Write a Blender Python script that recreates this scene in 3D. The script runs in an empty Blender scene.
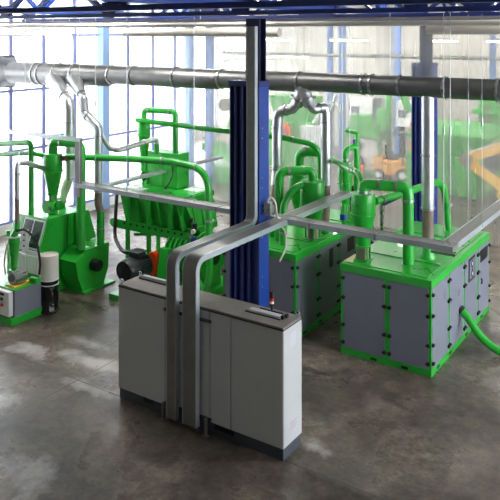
import bpy, math, random
from mathutils import Vector, Matrix
random.seed(7)
PI = math.pi
C = bpy.context.scene.collection

# ------------------------------------------------------------------ materials
def lin(c):
    return tuple(((v/255)/12.92 if v/255 <= .04045 else (((v/255)+.055)/1.055)**2.4) for v in c)

def mat(name, rgb, rough=.5, metal=0., noise=0., scale=6., rnoise=0., coat=0., stretch=(1, 1, 1), bump=0.):
    m = bpy.data.materials.new(name); m.use_nodes = True
    nt = m.node_tree; b = nt.nodes['Principled BSDF']
    col = lin(rgb)
    b.inputs['Base Color'].default_value = (*col, 1)
    b.inputs['Roughness'].default_value = rough
    b.inputs['Metallic'].default_value = metal
    if coat: b.inputs['Coat Weight'].default_value = coat
    if noise or rnoise or bump:
        tc = nt.nodes.new('ShaderNodeTexCoord'); mp = nt.nodes.new('ShaderNodeMapping')
        mp.inputs['Scale'].default_value = stretch
        nz = nt.nodes.new('ShaderNodeTexNoise'); nz.inputs['Scale'].default_value = scale
        nz.inputs['Detail'].default_value = 5
        nt.links.new(tc.outputs['Object'], mp.inputs['Vector']); nt.links.new(mp.outputs['Vector'], nz.inputs['Vector'])
        if noise:
            r = nt.nodes.new('ShaderNodeValToRGB')
            r.color_ramp.elements[0].position = .3; r.color_ramp.elements[1].position = .7
            r.color_ramp.elements[0].color = (*[v*(1-noise) for v in col], 1)
            r.color_ramp.elements[1].color = (*[min(1, v*(1+noise)) for v in col], 1)
            nt.links.new(nz.outputs['Fac'], r.inputs['Fac']); nt.links.new(r.outputs['Color'], b.inputs['Base Color'])
        if rnoise:
            mr = nt.nodes.new('ShaderNodeMapRange')
            mr.inputs['From Min'].default_value = .3; mr.inputs['From Max'].default_value = .7
            mr.inputs['To Min'].default_value = max(.03, rough-rnoise); mr.inputs['To Max'].default_value = min(1, rough+rnoise)
            nt.links.new(nz.outputs['Fac'], mr.inputs['Value']); nt.links.new(mr.outputs['Result'], b.inputs['Roughness'])
        if bump:
            bp = nt.nodes.new('ShaderNodeBump'); bp.inputs['Strength'].default_value = bump; bp.inputs['Distance'].default_value = .02
            nt.links.new(nz.outputs['Fac'], bp.inputs['Height']); nt.links.new(bp.outputs['Normal'], b.inputs['Normal'])
    return m

M = {}
M['green'] = mat('green paint', (34, 166, 50), .32, noise=.08, scale=2.2, rnoise=.06, coat=.25)
M['green_dull'] = mat('green paint dusty', (40, 158, 52), .5, noise=.12, scale=3)
M['grey_panel'] = mat('grey powder coat', (116, 119, 132), .45, noise=.04, scale=2)
M['cab_white'] = mat('light grey enamel', (188, 190, 190), .4, noise=.02, scale=2)
M['cab_lid'] = mat('dark grey lid', (128, 122, 116), .55, noise=.12, scale=5)  # darker, mottled grey compared with the cabinet sides
M['plinth'] = mat('anthracite plinth', (66, 72, 82), .5, noise=.1, scale=6)
M['galv'] = mat('galvanised sheet', (168, 170, 170), .3, .85, noise=.14, scale=9, rnoise=.08)
M['galv_duct'] = mat('galvanised duct', (122, 122, 122), .42, .9, noise=.1, scale=5, rnoise=.06)
M['galv_pipe'] = mat('bright galvanised pipe', (188, 190, 192), .36, .85, noise=.05, scale=2.5, rnoise=.04)
M['tray'] = mat('galvanised tray', (138, 138, 135), .42, .6, noise=.12, scale=6, rnoise=.1)
M['tray_edge'] = mat('rolled tray edge', (186, 194, 200), .35, .6)
M['steel'] = mat('steel', (160, 160, 162), .3, .9)
M['flex'] = mat('brown flexible hose', (128, 112, 100), .6, noise=.1, scale=30, stretch=(1, 1, 8))
M['white_hose'] = mat('translucent white hose', (214, 208, 196), .5, noise=.06, scale=12)
M['black'] = mat('black plastic', (16, 16, 18), .4)
M['rubber'] = mat('black rubber', (22, 22, 24), .5)
M['motor'] = mat('charcoal motor paint', (40, 44, 50), .38, noise=.1, scale=8)
M['bag'] = mat('black polythene', (10, 10, 12), .22, bump=.8, scale=9)
M['drum'] = mat('white plastic drum', (222, 217, 206), .45, noise=.02, scale=3)
M['crate'] = mat('white crate', (222, 222, 222), .5)
M['navy'] = mat('dark blue steel', (18, 37, 100), .45, noise=.1, scale=3)
M['blue'] = mat('blue steel', (18, 58, 140), .42, noise=.06, scale=3)
M['navy_deep'] = mat('navy steel', (14, 24, 62), .5, noise=.1, scale=3)
M['truss'] = mat('navy truss paint', (26, 44, 112), .5, noise=.1, scale=2)
M['beige'] = mat('grey beige rail', (190, 184, 174), .45, noise=.08, scale=3)
M['white'] = mat('white paint', (232, 232, 230), .5)
M['red'] = mat('red lens', (220, 30, 30), .3)
M['orange'] = mat('orange guard', (242, 72, 18), .4)
M['blueplastic'] = mat('blue plastic', (30, 60, 170), .4)
M['teal'] = mat('teal sign', (70, 200, 170), .5)
M['yellow'] = mat('yellow paint', (244, 186, 62), .4, noise=.05, scale=2)
M['forklift'] = mat('orange yellow truck paint', (240, 164, 74), .4, noise=.05, scale=2)
M['brown'] = mat('brown tarpaulin', (74, 62, 54), .7, noise=.2, scale=7, bump=.5)
M['sticker'] = mat('sticker', (196, 196, 204), .5)
M['stickertext'] = mat('sticker print', (170, 150, 146), .5)
M['print'] = mat('grey print', (112, 114, 126), .5)
M['glassblack'] = mat('dark glass', (10, 12, 12), .12)
M['screen'] = mat('dark green screen', (24, 58, 40), .2, noise=.3, scale=9)
M['mullion'] = mat('pale blue mullion', (132, 138, 194), .45)
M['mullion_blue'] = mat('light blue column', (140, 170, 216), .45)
M['cladding'] = mat('beige cladding', (184, 178, 170), .6, noise=.03, scale=1.2)
M['snow'] = mat('pale yard paving', (236, 236, 236), .8, noise=.03, scale=.4)
M['hazeblue'] = mat('haze paled column blue', (104, 132, 190), .5)  # column blue paled so the colour itself carries haze
M['roof'] = mat('roof sheeting', (182, 182, 172), .6, noise=.05, scale=1.5)
M['orange_dull'] = mat('orange bucket plastic', (240, 90, 50), .5)
M['brownsheet'] = mat('brown sheet', (120, 104, 92), .6, noise=.1)
M['cream_tone'] = mat('cream surface', (224, 206, 168), .5, noise=.08, scale=8)

def emis(name, rgb, s):
    m = bpy.data.materials.new(name); m.use_nodes = True
    nt = m.node_tree; b = nt.nodes['Principled BSDF']
    b.inputs['Base Color'].default_value = (*lin(rgb), 1)
    b.inputs['Emission Color'].default_value = (*lin(rgb), 1); b.inputs['Emission Strength'].default_value = s
    return m
M['lamp'] = emis('fluorescent tube', (255, 250, 238), 9)

def film_mat(name, fac, rgb, trans=.75):
    m = bpy.data.materials.new(name); m.use_nodes = True
    nt = m.node_tree; nt.nodes.remove(nt.nodes['Principled BSDF'])
    out = nt.nodes['Material Output']
    tr = nt.nodes.new('ShaderNodeBsdfTransparent'); di = nt.nodes.new('ShaderNodeBsdfDiffuse'); tl = nt.nodes.new('ShaderNodeBsdfTranslucent')
    di.inputs['Color'].default_value = (*lin(rgb), 1); tl.inputs['Color'].default_value = (*lin(rgb), 1)
    a = nt.nodes.new('ShaderNodeMixShader'); a.inputs['Fac'].default_value = trans
    nt.links.new(di.outputs[0], a.inputs[1]); nt.links.new(tl.outputs[0], a.inputs[2])
    b = nt.nodes.new('ShaderNodeMixShader')
    tc = nt.nodes.new('ShaderNodeTexCoord'); mp = nt.nodes.new('ShaderNodeMapping'); mp.inputs['Scale'].default_value = (2.2, 1, .15)
    nz = nt.nodes.new('ShaderNodeTexNoise'); nz.inputs['Scale'].default_value = 1.3
    mr = nt.nodes.new('ShaderNodeMapRange'); mr.inputs['From Min'].default_value = .3; mr.inputs['From Max'].default_value = .7
    mr.inputs['To Min'].default_value = fac-.05; mr.inputs['To Max'].default_value = fac+.05
    nt.links.new(tc.outputs['Object'], mp.inputs['Vector']); nt.links.new(mp.outputs['Vector'], nz.inputs['Vector'])
    nt.links.new(nz.outputs['Fac'], mr.inputs['Value']); nt.links.new(mr.outputs['Result'], b.inputs['Fac'])
    nt.links.new(tr.outputs[0], b.inputs[1]); nt.links.new(a.outputs[0], b.inputs[2])
    nt.links.new(b.outputs[0], out.inputs['Surface'])
    return m
M['film'] = film_mat('clear plastic film', .29, (244, 244, 242))  # scattering sheet that lays haze over whatever stands behind
M['glass'] = film_mat('frosted window glass', .4, (246, 248, 250), .85)

def floor_mat():
    m = bpy.data.materials.new('stained concrete'); m.use_nodes = True
    nt = m.node_tree; N = nt.nodes; L = nt.links; b = N['Principled BSDF']
    tc = N.new('ShaderNodeTexCoord')
    def noise(s, d, rough=.6, dist=0.):
        n = N.new('ShaderNodeTexNoise'); n.inputs['Scale'].default_value = s; n.inputs['Detail'].default_value = d
        n.inputs['Roughness'].default_value = rough; n.inputs['Distortion'].default_value = dist
        L.new(tc.outputs['Object'], n.inputs['Vector']); return n
    n1 = noise(.6, 7, .66, .15); n2 = noise(2.6, 8, .7, .15); n3 = noise(7, 9, .78)
    def ramp(src, els):
        r = N.new('ShaderNodeValToRGB')
        while len(r.color_ramp.elements) < len(els): r.color_ramp.elements.new(.5)
        for e, (p, c) in zip(r.color_ramp.elements, els): e.position = p; e.color = (*c, 1)
        L.new(src, r.inputs['Fac']); return r
    r1 = ramp(n1.outputs['Fac'], [(.3, lin((80, 73, 68))), (.5, lin((123, 114, 107))), (.68, lin((162, 153, 145)))])
    r2 = ramp(n2.outputs['Fac'], [(.3, lin((150, 143, 136))), (.5, lin((204, 198, 192))), (.7, lin((250, 243, 233)))])
    r3 = ramp(n3.outputs['Fac'], [(.34, (.58, .57, .56)), (.5, (.95, .95, .95)), (.66, (1.45, 1.38, 1.28))])
    def mul(a, c):
        x = N.new('ShaderNodeMix'); x.data_type = 'RGBA'; x.blend_type = 'MULTIPLY'; x.inputs['Factor'].default_value = 1
        L.new(a, x.inputs[6]); L.new(c, x.inputs[7]); return x.outputs[2]
    c = mul(mul(r1.outputs['Color'], r2.outputs['Color']), r3.outputs['Color'])
    # pale scuffed patches with torn edges, each where the floor is worn
    n4 = noise(1.1, 9, .7, .2); acc = None
    for (px, py, rx, ry) in ((-10.75, 10.35, .9, .28), (-10.15, 9.55, .75, .22), (-12.3, 9.9, .5, .3), (-8.75, 7.2, .8, .5), (-11.4, 10.9, .7, .2), (-9.2, 6.3, .5, .25), (-5.6, 10.2, .4, .2), (-11.0, 8.3, .5, .35)):
        mp = N.new('ShaderNodeMapping'); mp.inputs['Location'].default_value = (-(px+10.6)/rx, -(py-17)/ry, 0); mp.inputs['Scale'].default_value = (1/rx, 1/ry, 1)
        L.new(tc.outputs['Object'], mp.inputs['Vector'])
        ln = N.new('ShaderNodeVectorMath'); ln.operation = 'LENGTH'; L.new(mp.outputs[0], ln.inputs[0])
        ad = N.new('ShaderNodeMath'); ad.operation = 'MULTIPLY_ADD'; L.new(n4.outputs['Fac'], ad.inputs[0]); ad.inputs[1].default_value = 4.2; L.new(ln.outputs['Value'], ad.inputs[2])
        if acc is None: acc = ad.outputs[0]
        else:
            mi = N.new('ShaderNodeMath'); mi.operation = 'MINIMUM'; L.new(acc, mi.inputs[0]); L.new(ad.outputs[0], mi.inputs[1]); acc = mi.outputs[0]
    sm = N.new('ShaderNodeMapRange'); sm.inputs['From Min'].default_value = 3.1; sm.inputs['From Max'].default_value = 2.3; sm.inputs['To Min'].default_value = 0; sm.inputs['To Max'].default_value = .75
    L.new(acc, sm.inputs['Value'])
    pm = N.new('ShaderNodeMix'); pm.data_type = 'RGBA'; L.new(sm.outputs['Result'], pm.inputs['Factor'])
    L.new(c, pm.inputs[6]); pm.inputs[7].default_value = (*lin((186, 180, 176)), 1); c = pm.outputs[2]
    # sawn joints
    sp = N.new('ShaderNodeSeparateXYZ'); L.new(tc.outputs['Object'], sp.inputs[0])
    def joint(axis, period, off):
        a = N.new('ShaderNodeMath'); a.operation = 'ADD'; a.inputs[1].default_value = off; L.new(sp.outputs[axis], a.inputs[0])
        p = N.new('ShaderNodeMath'); p.operation = 'PINGPONG'; p.inputs[1].default_value = period/2; L.new(a.outputs[0], p.inputs[0])
        g = N.new('ShaderNodeMath'); g.operation = 'LESS_THAN'; g.inputs[1].default_value = .012; L.new(p.outputs[0], g.inputs[0])
        return g.outputs[0]
    mx = N.new('ShaderNodeMath'); mx.operation = 'MAXIMUM'
    L.new(joint('X', 24, 10.45-10.6), mx.inputs[0]); L.new(joint('Y', 9, -9.62+17), mx.inputs[1])
    j = N.new('ShaderNodeMix'); j.data_type = 'RGBA'; L.new(mx.outputs[0], j.inputs['Factor'])
    L.new(c, j.inputs[6]); j.inputs[7].default_value = (*lin((60, 55, 52)), 1)
    L.new(j.outputs[2], b.inputs['Base Color'])
    mr = N.new('ShaderNodeMapRange'); mr.inputs['From Min'].default_value = .36; mr.inputs['From Max'].default_value = .62
    mr.inputs['To Min'].default_value = .46; mr.inputs['To Max'].default_value = .2
    L.new(n1.outputs['Fac'], mr.inputs['Value']); L.new(mr.outputs['Result'], b.inputs['Roughness'])
    bp = N.new('ShaderNodeBump'); bp.inputs['Strength'].default_value = .12; bp.inputs['Distance'].default_value = .01
    L.new(n2.outputs['Fac'], bp.inputs['Height']); L.new(bp.outputs['Normal'], b.inputs['Normal'])
    b.inputs['Specular IOR Level'].default_value = .5
    return m
M['floor'] = floor_mat()

# ------------------------------------------------------------------ mesh builder
class MB:
    def __init__(s): s.v = []; s.f = []; s.sm = []
    def add(s, vs, fs, smooth=False):
        n = len(s.v); s.v += [tuple(v) for v in vs]; s.f += [tuple(i+n for i in f) for f in fs]; s.sm += [smooth]*len(fs); return s
    def box(s, x0, x1, y0, y1, z0, z1):
        return s.hexa([(x0, y0, z0), (x1, y0, z0), (x1, y1, z0), (x0, y1, z0), (x0, y0, z1), (x1, y0, z1), (x1, y1, z1), (x0, y1, z1)])
    def hexa(s, v):
        return s.add(v, [(0, 3, 2, 1), (4, 5, 6, 7), (0, 1, 5, 4), (1, 2, 6, 5), (2, 3, 7, 6), (3, 0, 4, 7)])
    def bar(s, p, q, w, h=None, up=(0, 0, 1)):      # rectangular bar from p to q
        h = h or w; p = Vector(p); q = Vector(q); d = (q-p).normalized(); up = Vector(up)
        if abs(d.dot(up)) > .98: up = Vector((0, 1, 0))
        a = d.cross(up).normalized()*w/2; b = a.cross(d).normalized()*h/2
        return s.hexa([p-a-b, p+a-b, p+a+b, p-a+b, q-a-b, q+a-b, q+a+b, q-a+b])
    def tube(s, pts, r, n=16, cap=True):
        P = [Vector(p) for p in pts]; R = r if isinstance(r, (list, tuple)) else [r]*len(P)
        T = []
        for i in range(len(P)):
            a = P[max(0, i-1)]; b = P[min(len(P)-1, i+1)]; T.append((b-a).normalized())
        u = T[0].orthogonal().normalized(); vs = []
        for i, p in enumerate(P):
            u = (u - T[i]*u.dot(T[i])).normalized(); w = T[i].cross(u)
            for k in range(n):
                a = 2*PI*k/n; vs.append(p + (u*math.cos(a)+w*math.sin(a))*R[i])
        fs = [(i*n+k, i*n+(k+1) % n, (i+1)*n+(k+1) % n, (i+1)*n+k) for i in range(len(P)-1) for k in range(n)]
        s.add(vs, fs, True)
        if cap:
            m = len(s.v)-len(vs)
            s.f.append(tuple(m+k for k in reversed(range(n)))); s.sm.append(False)
            s.f.append(tuple(m+(len(P)-1)*n+k for k in range(n))); s.sm.append(False)
        return s
    def cyl(s, p, q, r, r2=None, n=20): return s.tube([p, q], [r, r if r2 is None else r2], n)
    def lathe(s, x, y, prof, n=28):                 # prof: (radius, z) from the bottom up
        vs = []; m = len(prof)
        for r, z in prof:
            for k in range(n): vs.append((x+r*math.cos(2*PI*k/n), y+r*math.sin(2*PI*k/n), z))
        fs = [(i*n+k, i*n+(k+1) % n, (i+1)*n+(k+1) % n, (i+1)*n+k) for i in range(m-1) for k in range(n)]
        fs += [tuple(reversed(range(n))), tuple((m-1)*n+k for k in range(n))]
        return s.add(vs, fs, True)
    def prism(s, poly, d):                          # polygon of 3-D points pushed along d
        n = len(poly); d = Vector(d); P = [Vector(p) for p in poly]
        return s.add(P+[p+d for p in P], [tuple(reversed(range(n))), tuple(range(n, 2*n))] + [(i, (i+1) % n, (i+1) % n+n, i+n) for i in range(n)])
    def disc_ring(s, c, axis, r0, r1, t, n=28):     # flange ring
        c = Vector(c); a = Vector(axis).normalized(); u = a.orthogonal().normalized(); w = a.cross(u); vs = []
        for rr, tt in ((r0, -t/2), (r1, -t/2), (r1, t/2), (r0, t/2)):
            for k in range(n):
                q = 2*PI*k/n; vs.append(c+a*tt+(u*math.cos(q)+w*math.sin(q))*rr)
        return s.add(vs, [(i*n+k, i*n+(k+1) % n, ((i+1) % 4)*n+(k+1) % n, ((i+1) % 4)*n+k) for i in range(4) for k in range(n)], True)
    def build(s, name, m, parent=None, bevel=0., label=None, origin=None, angle=35):
        if origin is None:
            if parent is not None: origin = parent.matrix_world_origin if hasattr(parent, 'matrix_world_origin') else ORG[parent.name]
            else:
                xs = [v[0] for v in s.v]; ys = [v[1] for v in s.v]; zs = [v[2] for v in s.v]
                origin = Vector(((min(xs)+max(xs))/2, (min(ys)+max(ys))/2, min(zs)))
        origin = Vector(origin)
        me = bpy.data.meshes.new(name); me.from_pydata([Vector(v)-origin for v in s.v], [], s.f); me.update()
        me.polygons.foreach_set('use_smooth', [True]*len(s.f) if any(s.sm) else [False]*len(s.f))
        if any(s.sm): me.set_sharp_from_angle(angle=math.radians(angle))
        me.materials.append(M[m] if isinstance(m, str) else m)
        import bmesh
        bm = bmesh.new(); bm.from_mesh(me); bmesh.ops.recalc_face_normals(bm, faces=bm.faces); bm.to_mesh(me); bm.free()
        o = bpy.data.objects.new(name, me); C.objects.link(o)
        ORG[o.name] = origin
        if parent is not None: o.parent = parent
        else: o.location = origin
        if bevel:
            b = o.modifiers.new('bevel', 'BEVEL'); b.width = bevel; b.segments = 2; b.limit_method = 'ANGLE'; b.angle_limit = math.radians(50)
        if label: o['label'] = label
        return o
ORG = {}
def B(*a): return MB().box(*a)

def thing(name, label, cat, loc, group=None):
    o = bpy.data.objects.new(name, None); C.objects.link(o); o.location = loc; o.empty_display_size = .1
    o['label'] = label; o['category'] = cat
    if group: o['group'] = group
    ORG[o.name] = Vector(loc)
    return o
def tag(o, label, cat, group=None, kind=None):
    o['label'] = label; o['category'] = cat
    if group: o['group'] = group
    if kind: o['kind'] = kind
    return o
def struct(name, mb, m, bevel=0.):
    o = mb.build(name, m, bevel=bevel); o['kind'] = 'structure'; return o

def fillet(pts, r, n=7):                            # rounded polyline
    P = [Vector(p) for p in pts]; R = r if isinstance(r, (list, tuple)) else [r]*len(P)
    out = [P[0]]
    for i in range(1, len(P)-1):
        a = (P[i-1]-P[i]); b = (P[i+1]-P[i]); la, lb = a.length, b.length; a.normalize(); b.normalize()
        ang = a.angle(b); t = min(R[i]/max(1e-4, math.tan(ang/2)), la*.49, lb*.49)
        p0 = P[i]+a*t; p1 = P[i]+b*t
        for k in range(n+1):
            u = k/n; out.append(p0*(1-u)**2+P[i]*2*u*(1-u)+p1*u*u)
    out.append(P[-1]); return out
def smooth_path(pts, n=8):                          # Catmull-Rom
    P = [Vector(p) for p in pts]; P = [P[0]*2-P[1]]+P+[P[-1]*2-P[-2]]; out = []
    for i in range(1, len(P)-2):
        for k in range(n):
            t = k/n; p0, p1, p2, p3 = P[i-1:i+3]
            out.append(.5*((2*p1)+(-p0+p2)*t+(2*p0-5*p1+4*p2-p3)*t*t+(-p0+3*p1-3*p2+p3)*t**3))
    out.append(P[-2]); return out
def ring_at(mb, p, d, r, w=.03, t=.018): mb.disc_ring(p, d, r*.9, r+t, w)

# ------------------------------------------------------------------ the setting
struct('floor', B(-28.2, 7, -7, 41, -.2, 0), 'floor')
fl = bpy.data.objects['floor']; 
cm = MB()
cm.box(-28.2, 7, -7, 41, 8.9, 9.05)
for i in range(120):
    y = -6.8+i*.4
    cm.box(-28.2, 7, y, y+.16, 8.83, 8.9)
struct('ceiling', cm, 'roof')
# left glazed wall, X = -20, mullions and transoms, panes
WX = -20.0
wl = MB(); wl.box(WX-.15, WX+.05, -7, 25, 0, .32)
wl.box(WX-.15, WX+.05, -7, 25, 8.0, 8.83)
wl.box(WX-.15, WX+.05, -7, 8.4, .32, 8)  # blank end shaped to keep daylight off the cabinet front
struct('wall_left', wl, 'white')
MUL = [8.4, 10.5, 12.3, 13.85, 15.44, 16.83, 18.27, 19.5, 21.08, 22.58, 24.01, 25.0]
for i in range(len(MUL)-1):
    y0, y1 = MUL[i], MUL[i+1]
    f = MB()
    w = .065
    f.box(WX-.08, WX+.02, y0, y0+w, .32, 8); f.box(WX-.08, WX+.02, y1-w, y1, .32, 8)
    for z in (.32, 2.68, 4.72, 6.6, 7.92): f.box(WX-.08, WX+.02, y0+w, y1-w, z, z+.08)
    o = f.build('window_%d' % (i+1), 'mullion'); o['kind'] = 'structure'
    g = B(WX-.035, WX-.025, y0+w, y1-w, .4, 7.92).build('pane', 'glass', o)
wc = struct('trim_1', B(WX+.06, WX+.36, 19.35, 19.7, 0, 8.8), 'mullion_blue', .01)
wc2 = struct('trim_2', B(WX+.06, WX+.34, 24.6, 24.95, 0, 8.8), 'mullion_blue', .01)
# back hall: return wall, far wall with cladding joints, right wall with a window band
struct('wall_side', B(-28, WX-.15, 25, 25.2, 0, 8.83), 'white')
wb = MB(); wb.box(-28.2, 7, 38, 38.2, 0, 8.83)
for i in range(17): wb.box(-27.5+i*2, -27.44+i*2, 37.97, 38, 0, 8.83)
wb.box(-28, 7, 37.96, 38, 3.2, 3.3)
struct('wall_back', wb, 'cladding')
wr = MB(); RX = 6.0
wr.box(RX, RX+.2, -7, 38, 0, .8); wr.box(RX, RX+.2, -7, 38, 7.6, 8.83)
wr.box(RX, RX+.2, -7, 8, .8, 7.6); wr.box(RX, RX+.2, 23.3, 38, .8, 7.6)  # blank ends shaped to block side light on the fronts and back hall
for y in range(8, 24, 5): wr.box(RX, RX+.2, y, y+.3, .8, 7.6)
struct('wall_right', wr, 'cladding')
k = len(MUL)
for y in range(8, 20, 5):
    f = MB(); a, b = y+.3, y+5
    for z in (.8, 4.1, 7.5): f.box(RX+.05, RX+.15, a, b, z, z+.1)
    f.box(RX+.05, RX+.15, a, a+.08, .9, 7.5); f.box(RX+.05, RX+.15, (a+b)/2-.04, (a+b)/2+.04, .9, 7.5); f.box(RX+.05, RX+.15, b-.08, b, .9, 7.5)
    o = f.build('window_%d' % k, 'mullion'); o['kind'] = 'structure'; k += 1
    B(RX+.095, RX+.105, a+.08, b-.08, .9, 7.5).build('pane', 'glass', o)
struct('wall_front', B(-20, RX+.2, -7.2, -7, 0, 8.83), 'cladding')
wf_ = MB(); wf_.box(-28.2, -28, 25, 38.2, 0, .6); wf_.box(-28.2, -28, 25, 38.2, 8, 8.83)
for y in (25.0, 29.2, 33.5, 37.9): wf_.box(-28.2, -28, y, y+.3, .6, 8)
struct('wall_far_left', wf_, 'white')
for y0, y1 in ((25.3, 29.2), (29.5, 33.5), (33.8, 37.9)):  # windows added to brighten the back hall from the left
    f = MB(); f.box(-28.12, -28.06, y0, y0+.08, .6, 8); f.box(-28.12, -28.06, y1-.08, y1, .6, 8); f.box(-28.12, -28.06, y0+.08, y1-.08, 4.2, 4.3)
    f.box(-28.12, -28.06, y0+.08, y1-.08, .6, .68); f.box(-28.12, -28.06, y0+.08, y1-.08, 7.92, 8)
    o = f.build('window_%d' % k, 'mullion'); o['kind'] = 'structure'; k += 1
    B(-28.1, -28.08, y0+.08, y1-.08, .68, 7.92).build('pane', 'glass', o)
struct('ground', B(-90, -20.2, -40, 60, -.25, -.21), 'snow')

# stepped blue columns
def column(x0, x1, y0, y1, ztop, label, ux0, ux1, uy0=None):
    t = thing('crane_column', label, 'column', ((x0+x1)/2, (y0+y1)/2, 0), 'stepped blue steel columns')
    m = MB(); m.box(x0, x1-.02, y0+.12, y1-.06, .02, ztop-.12)
    w = x1-x0
    for a, b in ((0, .05), (.16, .23), (.38, .46), (.60, .68), (.9, .97)): m.box(x0+a*w, x0+b*w, y0+.02, y0+.13, .02, ztop-.12)
    m.build('shaft', 'navy', t, .006)
    B(x1-.02, x1, y0, y1, .02, ztop-.12).build('side_flange', 'blue', t, .004, label='bright blue side flange')
    B(x0-.01, x1+.012, y0-.012, y1+.012, ztop-.12, ztop).build('cap', 'navy', t, .006)
    B(x0-.06, x1+.06, y0-.06, y1+.06, 0, .02).build('base_plate', 'navy', t, .004)
    uy0 = y0+.1 if uy0 is None else uy0
    u = MB(); u.box(ux0, ux1, uy0, uy0+.03, ztop, 7.02); u.box(ux0, ux1, y1-.04, y1-.01, ztop, 7.02); u.box((ux0+ux1)/2-.02, (ux0+ux1)/2+.02, uy0+.03, y1-.04, ztop, 7.02)
    u.build('upper_shaft', 'navy_deep', t, .004)
    bl = MB()
    for z in (1.6, 2.6, 3.6, 4.6):
        bl.cyl((x1, y0+.1, z), (x1+.012, y0+.1, z), .018, n=8); bl.cyl((x1, y0+.1, z+.2), (x1+.012, y0+.1, z+.2), .018, n=8)
    bl.build('bolts', 'steel', t)
    return t
column(-8.55, -7.8, 12.0, 12.36, 5.75, 'stepped navy blue steel column behind the light grey control cabinet', -8.2, -7.86)
column(-8.55, -7.8, 22.25, 22.62, 5.75, 'stepped navy blue steel column standing behind the right green pump housing', -8.3, -7.95)

# roof trusses along X and purlins along Y
def truss(y, label, z0=7.1, m='truss'):
    t = thing('roof_truss', label, 'truss', (-12, y, z0), 'navy roof trusses')
    B(-27.9, 5.9, y-.09, y+.09, z0, z0+.09).build('bottom_chord', m, t)
    B(-27.9, 5.9, y-.1, y+.1, 8.5, 8.66).build('top_chord', m, t)
    w = MB(); n = 0; x = -27.4
    while x < 5:
        w.bar((x, y, z0+.1), (x+1.9, y, 8.55), .12); w.bar((x+1.9, y, 8.55), (x+3.8, y, z0+.1), .12); x += 3.8
    w.build('web', m, t)
    x = -27.4
    while x < 5.5:
        B(x-.22, x+.22, y-.02, y+.02, z0+.05, z0+.35).build('gusset_plate', m, t); x += 3.8
    return t
for y, l in ((8.6, 'navy roof truss nearest the camera, crossing the top edge of the view'), (12.2, 'navy roof truss above the front stepped blue column'),
             (16.0, 'navy roof truss just beyond the round galvanised main duct'), (22.4, 'navy roof truss above the rear stepped blue column'), (29.0, 'hazy navy roof truss over the back hall, seen through the film')):
    truss(y, l)
for x, l in ((-15.6, 'navy longitudinal roof girder at the left over the glazed bay'), (-8.2, 'navy longitudinal roof girder above the two stepped columns'), (-2.5, 'navy longitudinal roof girder at the right end of the view')):
    t = thing('roof_girder', l, 'girder', (x, 15, 7.22), 'longitudinal roof girders')
    B(x-.08, x+.08, 4, 32, 7.24, 7.38).build('bottom_flange', 'blue', t)
    w = MB(); y = 4
    while y < 31: w.bar((x, y, 7.3), (x, y+1.5, 8.5), .1); w.bar((x, y+1.5, 8.5), (x, y+3, 7.3), .1); y += 3
    w.build('web', 'blue', t)

# rails and curtain boxes at the head of the film
tag(MB().cyl((-19.8, 13.2, 6.92), (3, 13.2, 6.92), .055).build('curtain_rail', 'beige'), 'long grey beige tube rail running the full width under the trusses', 'rail')
tag(B(-19.8, 3, 12.65, 12.75, 6.98, 7.03).build('conduit_rail', 'beige'), 'thin flat conduit rail just above the long beige tube', 'rail')
tag(MB().cyl((-13.0, 13.6, 6.74), (-8.3, 13.6, 6.74), .1).build('blind_roller', 'beige'), 'short fat beige roller left of the front blue column', 'roller', 'beige rollers under the rail')
tag(MB().cyl((-4.9, 13.6, 6.8), (1.0, 13.6, 6.8), .1).build('blind_roller', 'beige'), 'short fat beige roller at the upper right corner', 'roller', 'beige rollers under the rail')
t = thing('strip_light', 'white strip light at the top left in front of the windows', 'light', (-16.8, 13.6, 6.68))
B(-19.4, -14.9, 13.45, 13.62, 6.72, 6.86).build('housing', 'white', t, .01)
MB().cyl((-19.3, 13.53, 6.7), (-15, 13.53, 6.7), .03, n=10).build('tube', 'lamp', t)
for i, x in enumerate((-18.9, -17.3, -15.7)): MB().cyl((x, 13.53, 6.86), (x, 13.53, 8.83), .01, n=6).build('hanger', 'steel', t)

# film sheets added to haze the back hall and rear column head
def film(name, x0, x1, y, z0, z1, label):
    n = 120; vs = []; fs = []
    for i in range(n+1):
        x = x0+(x1-x0)*i/n; yy = y+.025*math.sin(x*4.3)+.015*math.sin(x*9.1)
        vs += [(x, yy, z0), (x, yy, z1)]
    for i in range(n): fs.append((2*i, 2*i+2, 2*i+3, 2*i+1))
    o = MB().add(vs, fs, True).build(name, 'film'); return tag(o, label, 'haze sheet')
film('haze_film', -19.6, 5.8, 23.0, .02, 5.2, 'tall clear film sheet added as haze behind the rear blue column')
film('haze_film', -19.6, 5.8, 22.05, 5.05, 7.0, 'upper strip of clear film added as haze above the main duct')

# ------------------------------------------------------------------ control cabinet
cx0, cx1, cy0, cy1, ch = -9.32, -5.775, 9.57, 10.157, 2.1
t = thing('control_cabinet', 'long light grey control cabinet with dark lid and plinth, front centre', 'cabinet', ((cx0+cx1)/2, (cy0+cy1)/2, 0))
p = MB(); p.box(cx0+.01, cx1-.01, cy0+.02, cy1-.02, 0, .19)
pl = p.build('plinth', 'plinth', t, .004, label='dark anthracite plinth')
for x in (-8.6, -7.0, -6.85): B(x-.12, x+.12, cy0+.012, cy0+.021, .1, .17).build('vent_slot', 'black', pl)
B(cx0, cx1, cy0+.025, cy1, .19, 2.07).build('body', 'cab_white', t, .008)
for a, b in ((cx0, -8.2), (-8.19, -7.215), (-7.205, -6.785), (-6.775, cx1)):
    B(a+.003, b-.003, cy0, cy0+.026, .195, 2.045).build('door', 'cab_white', t, .006)
B(cx0-.005, cx1+.005, cy0-.006, cy1+.006, 2.05, 2.066).build('trim_strip', 'black', t)
ld = B(cx0, cx1, cy0-.002, cy1, 2.066, 2.1).build('top_cover', 'cab_lid', t, .006, label='dark grey top cover')
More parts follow.
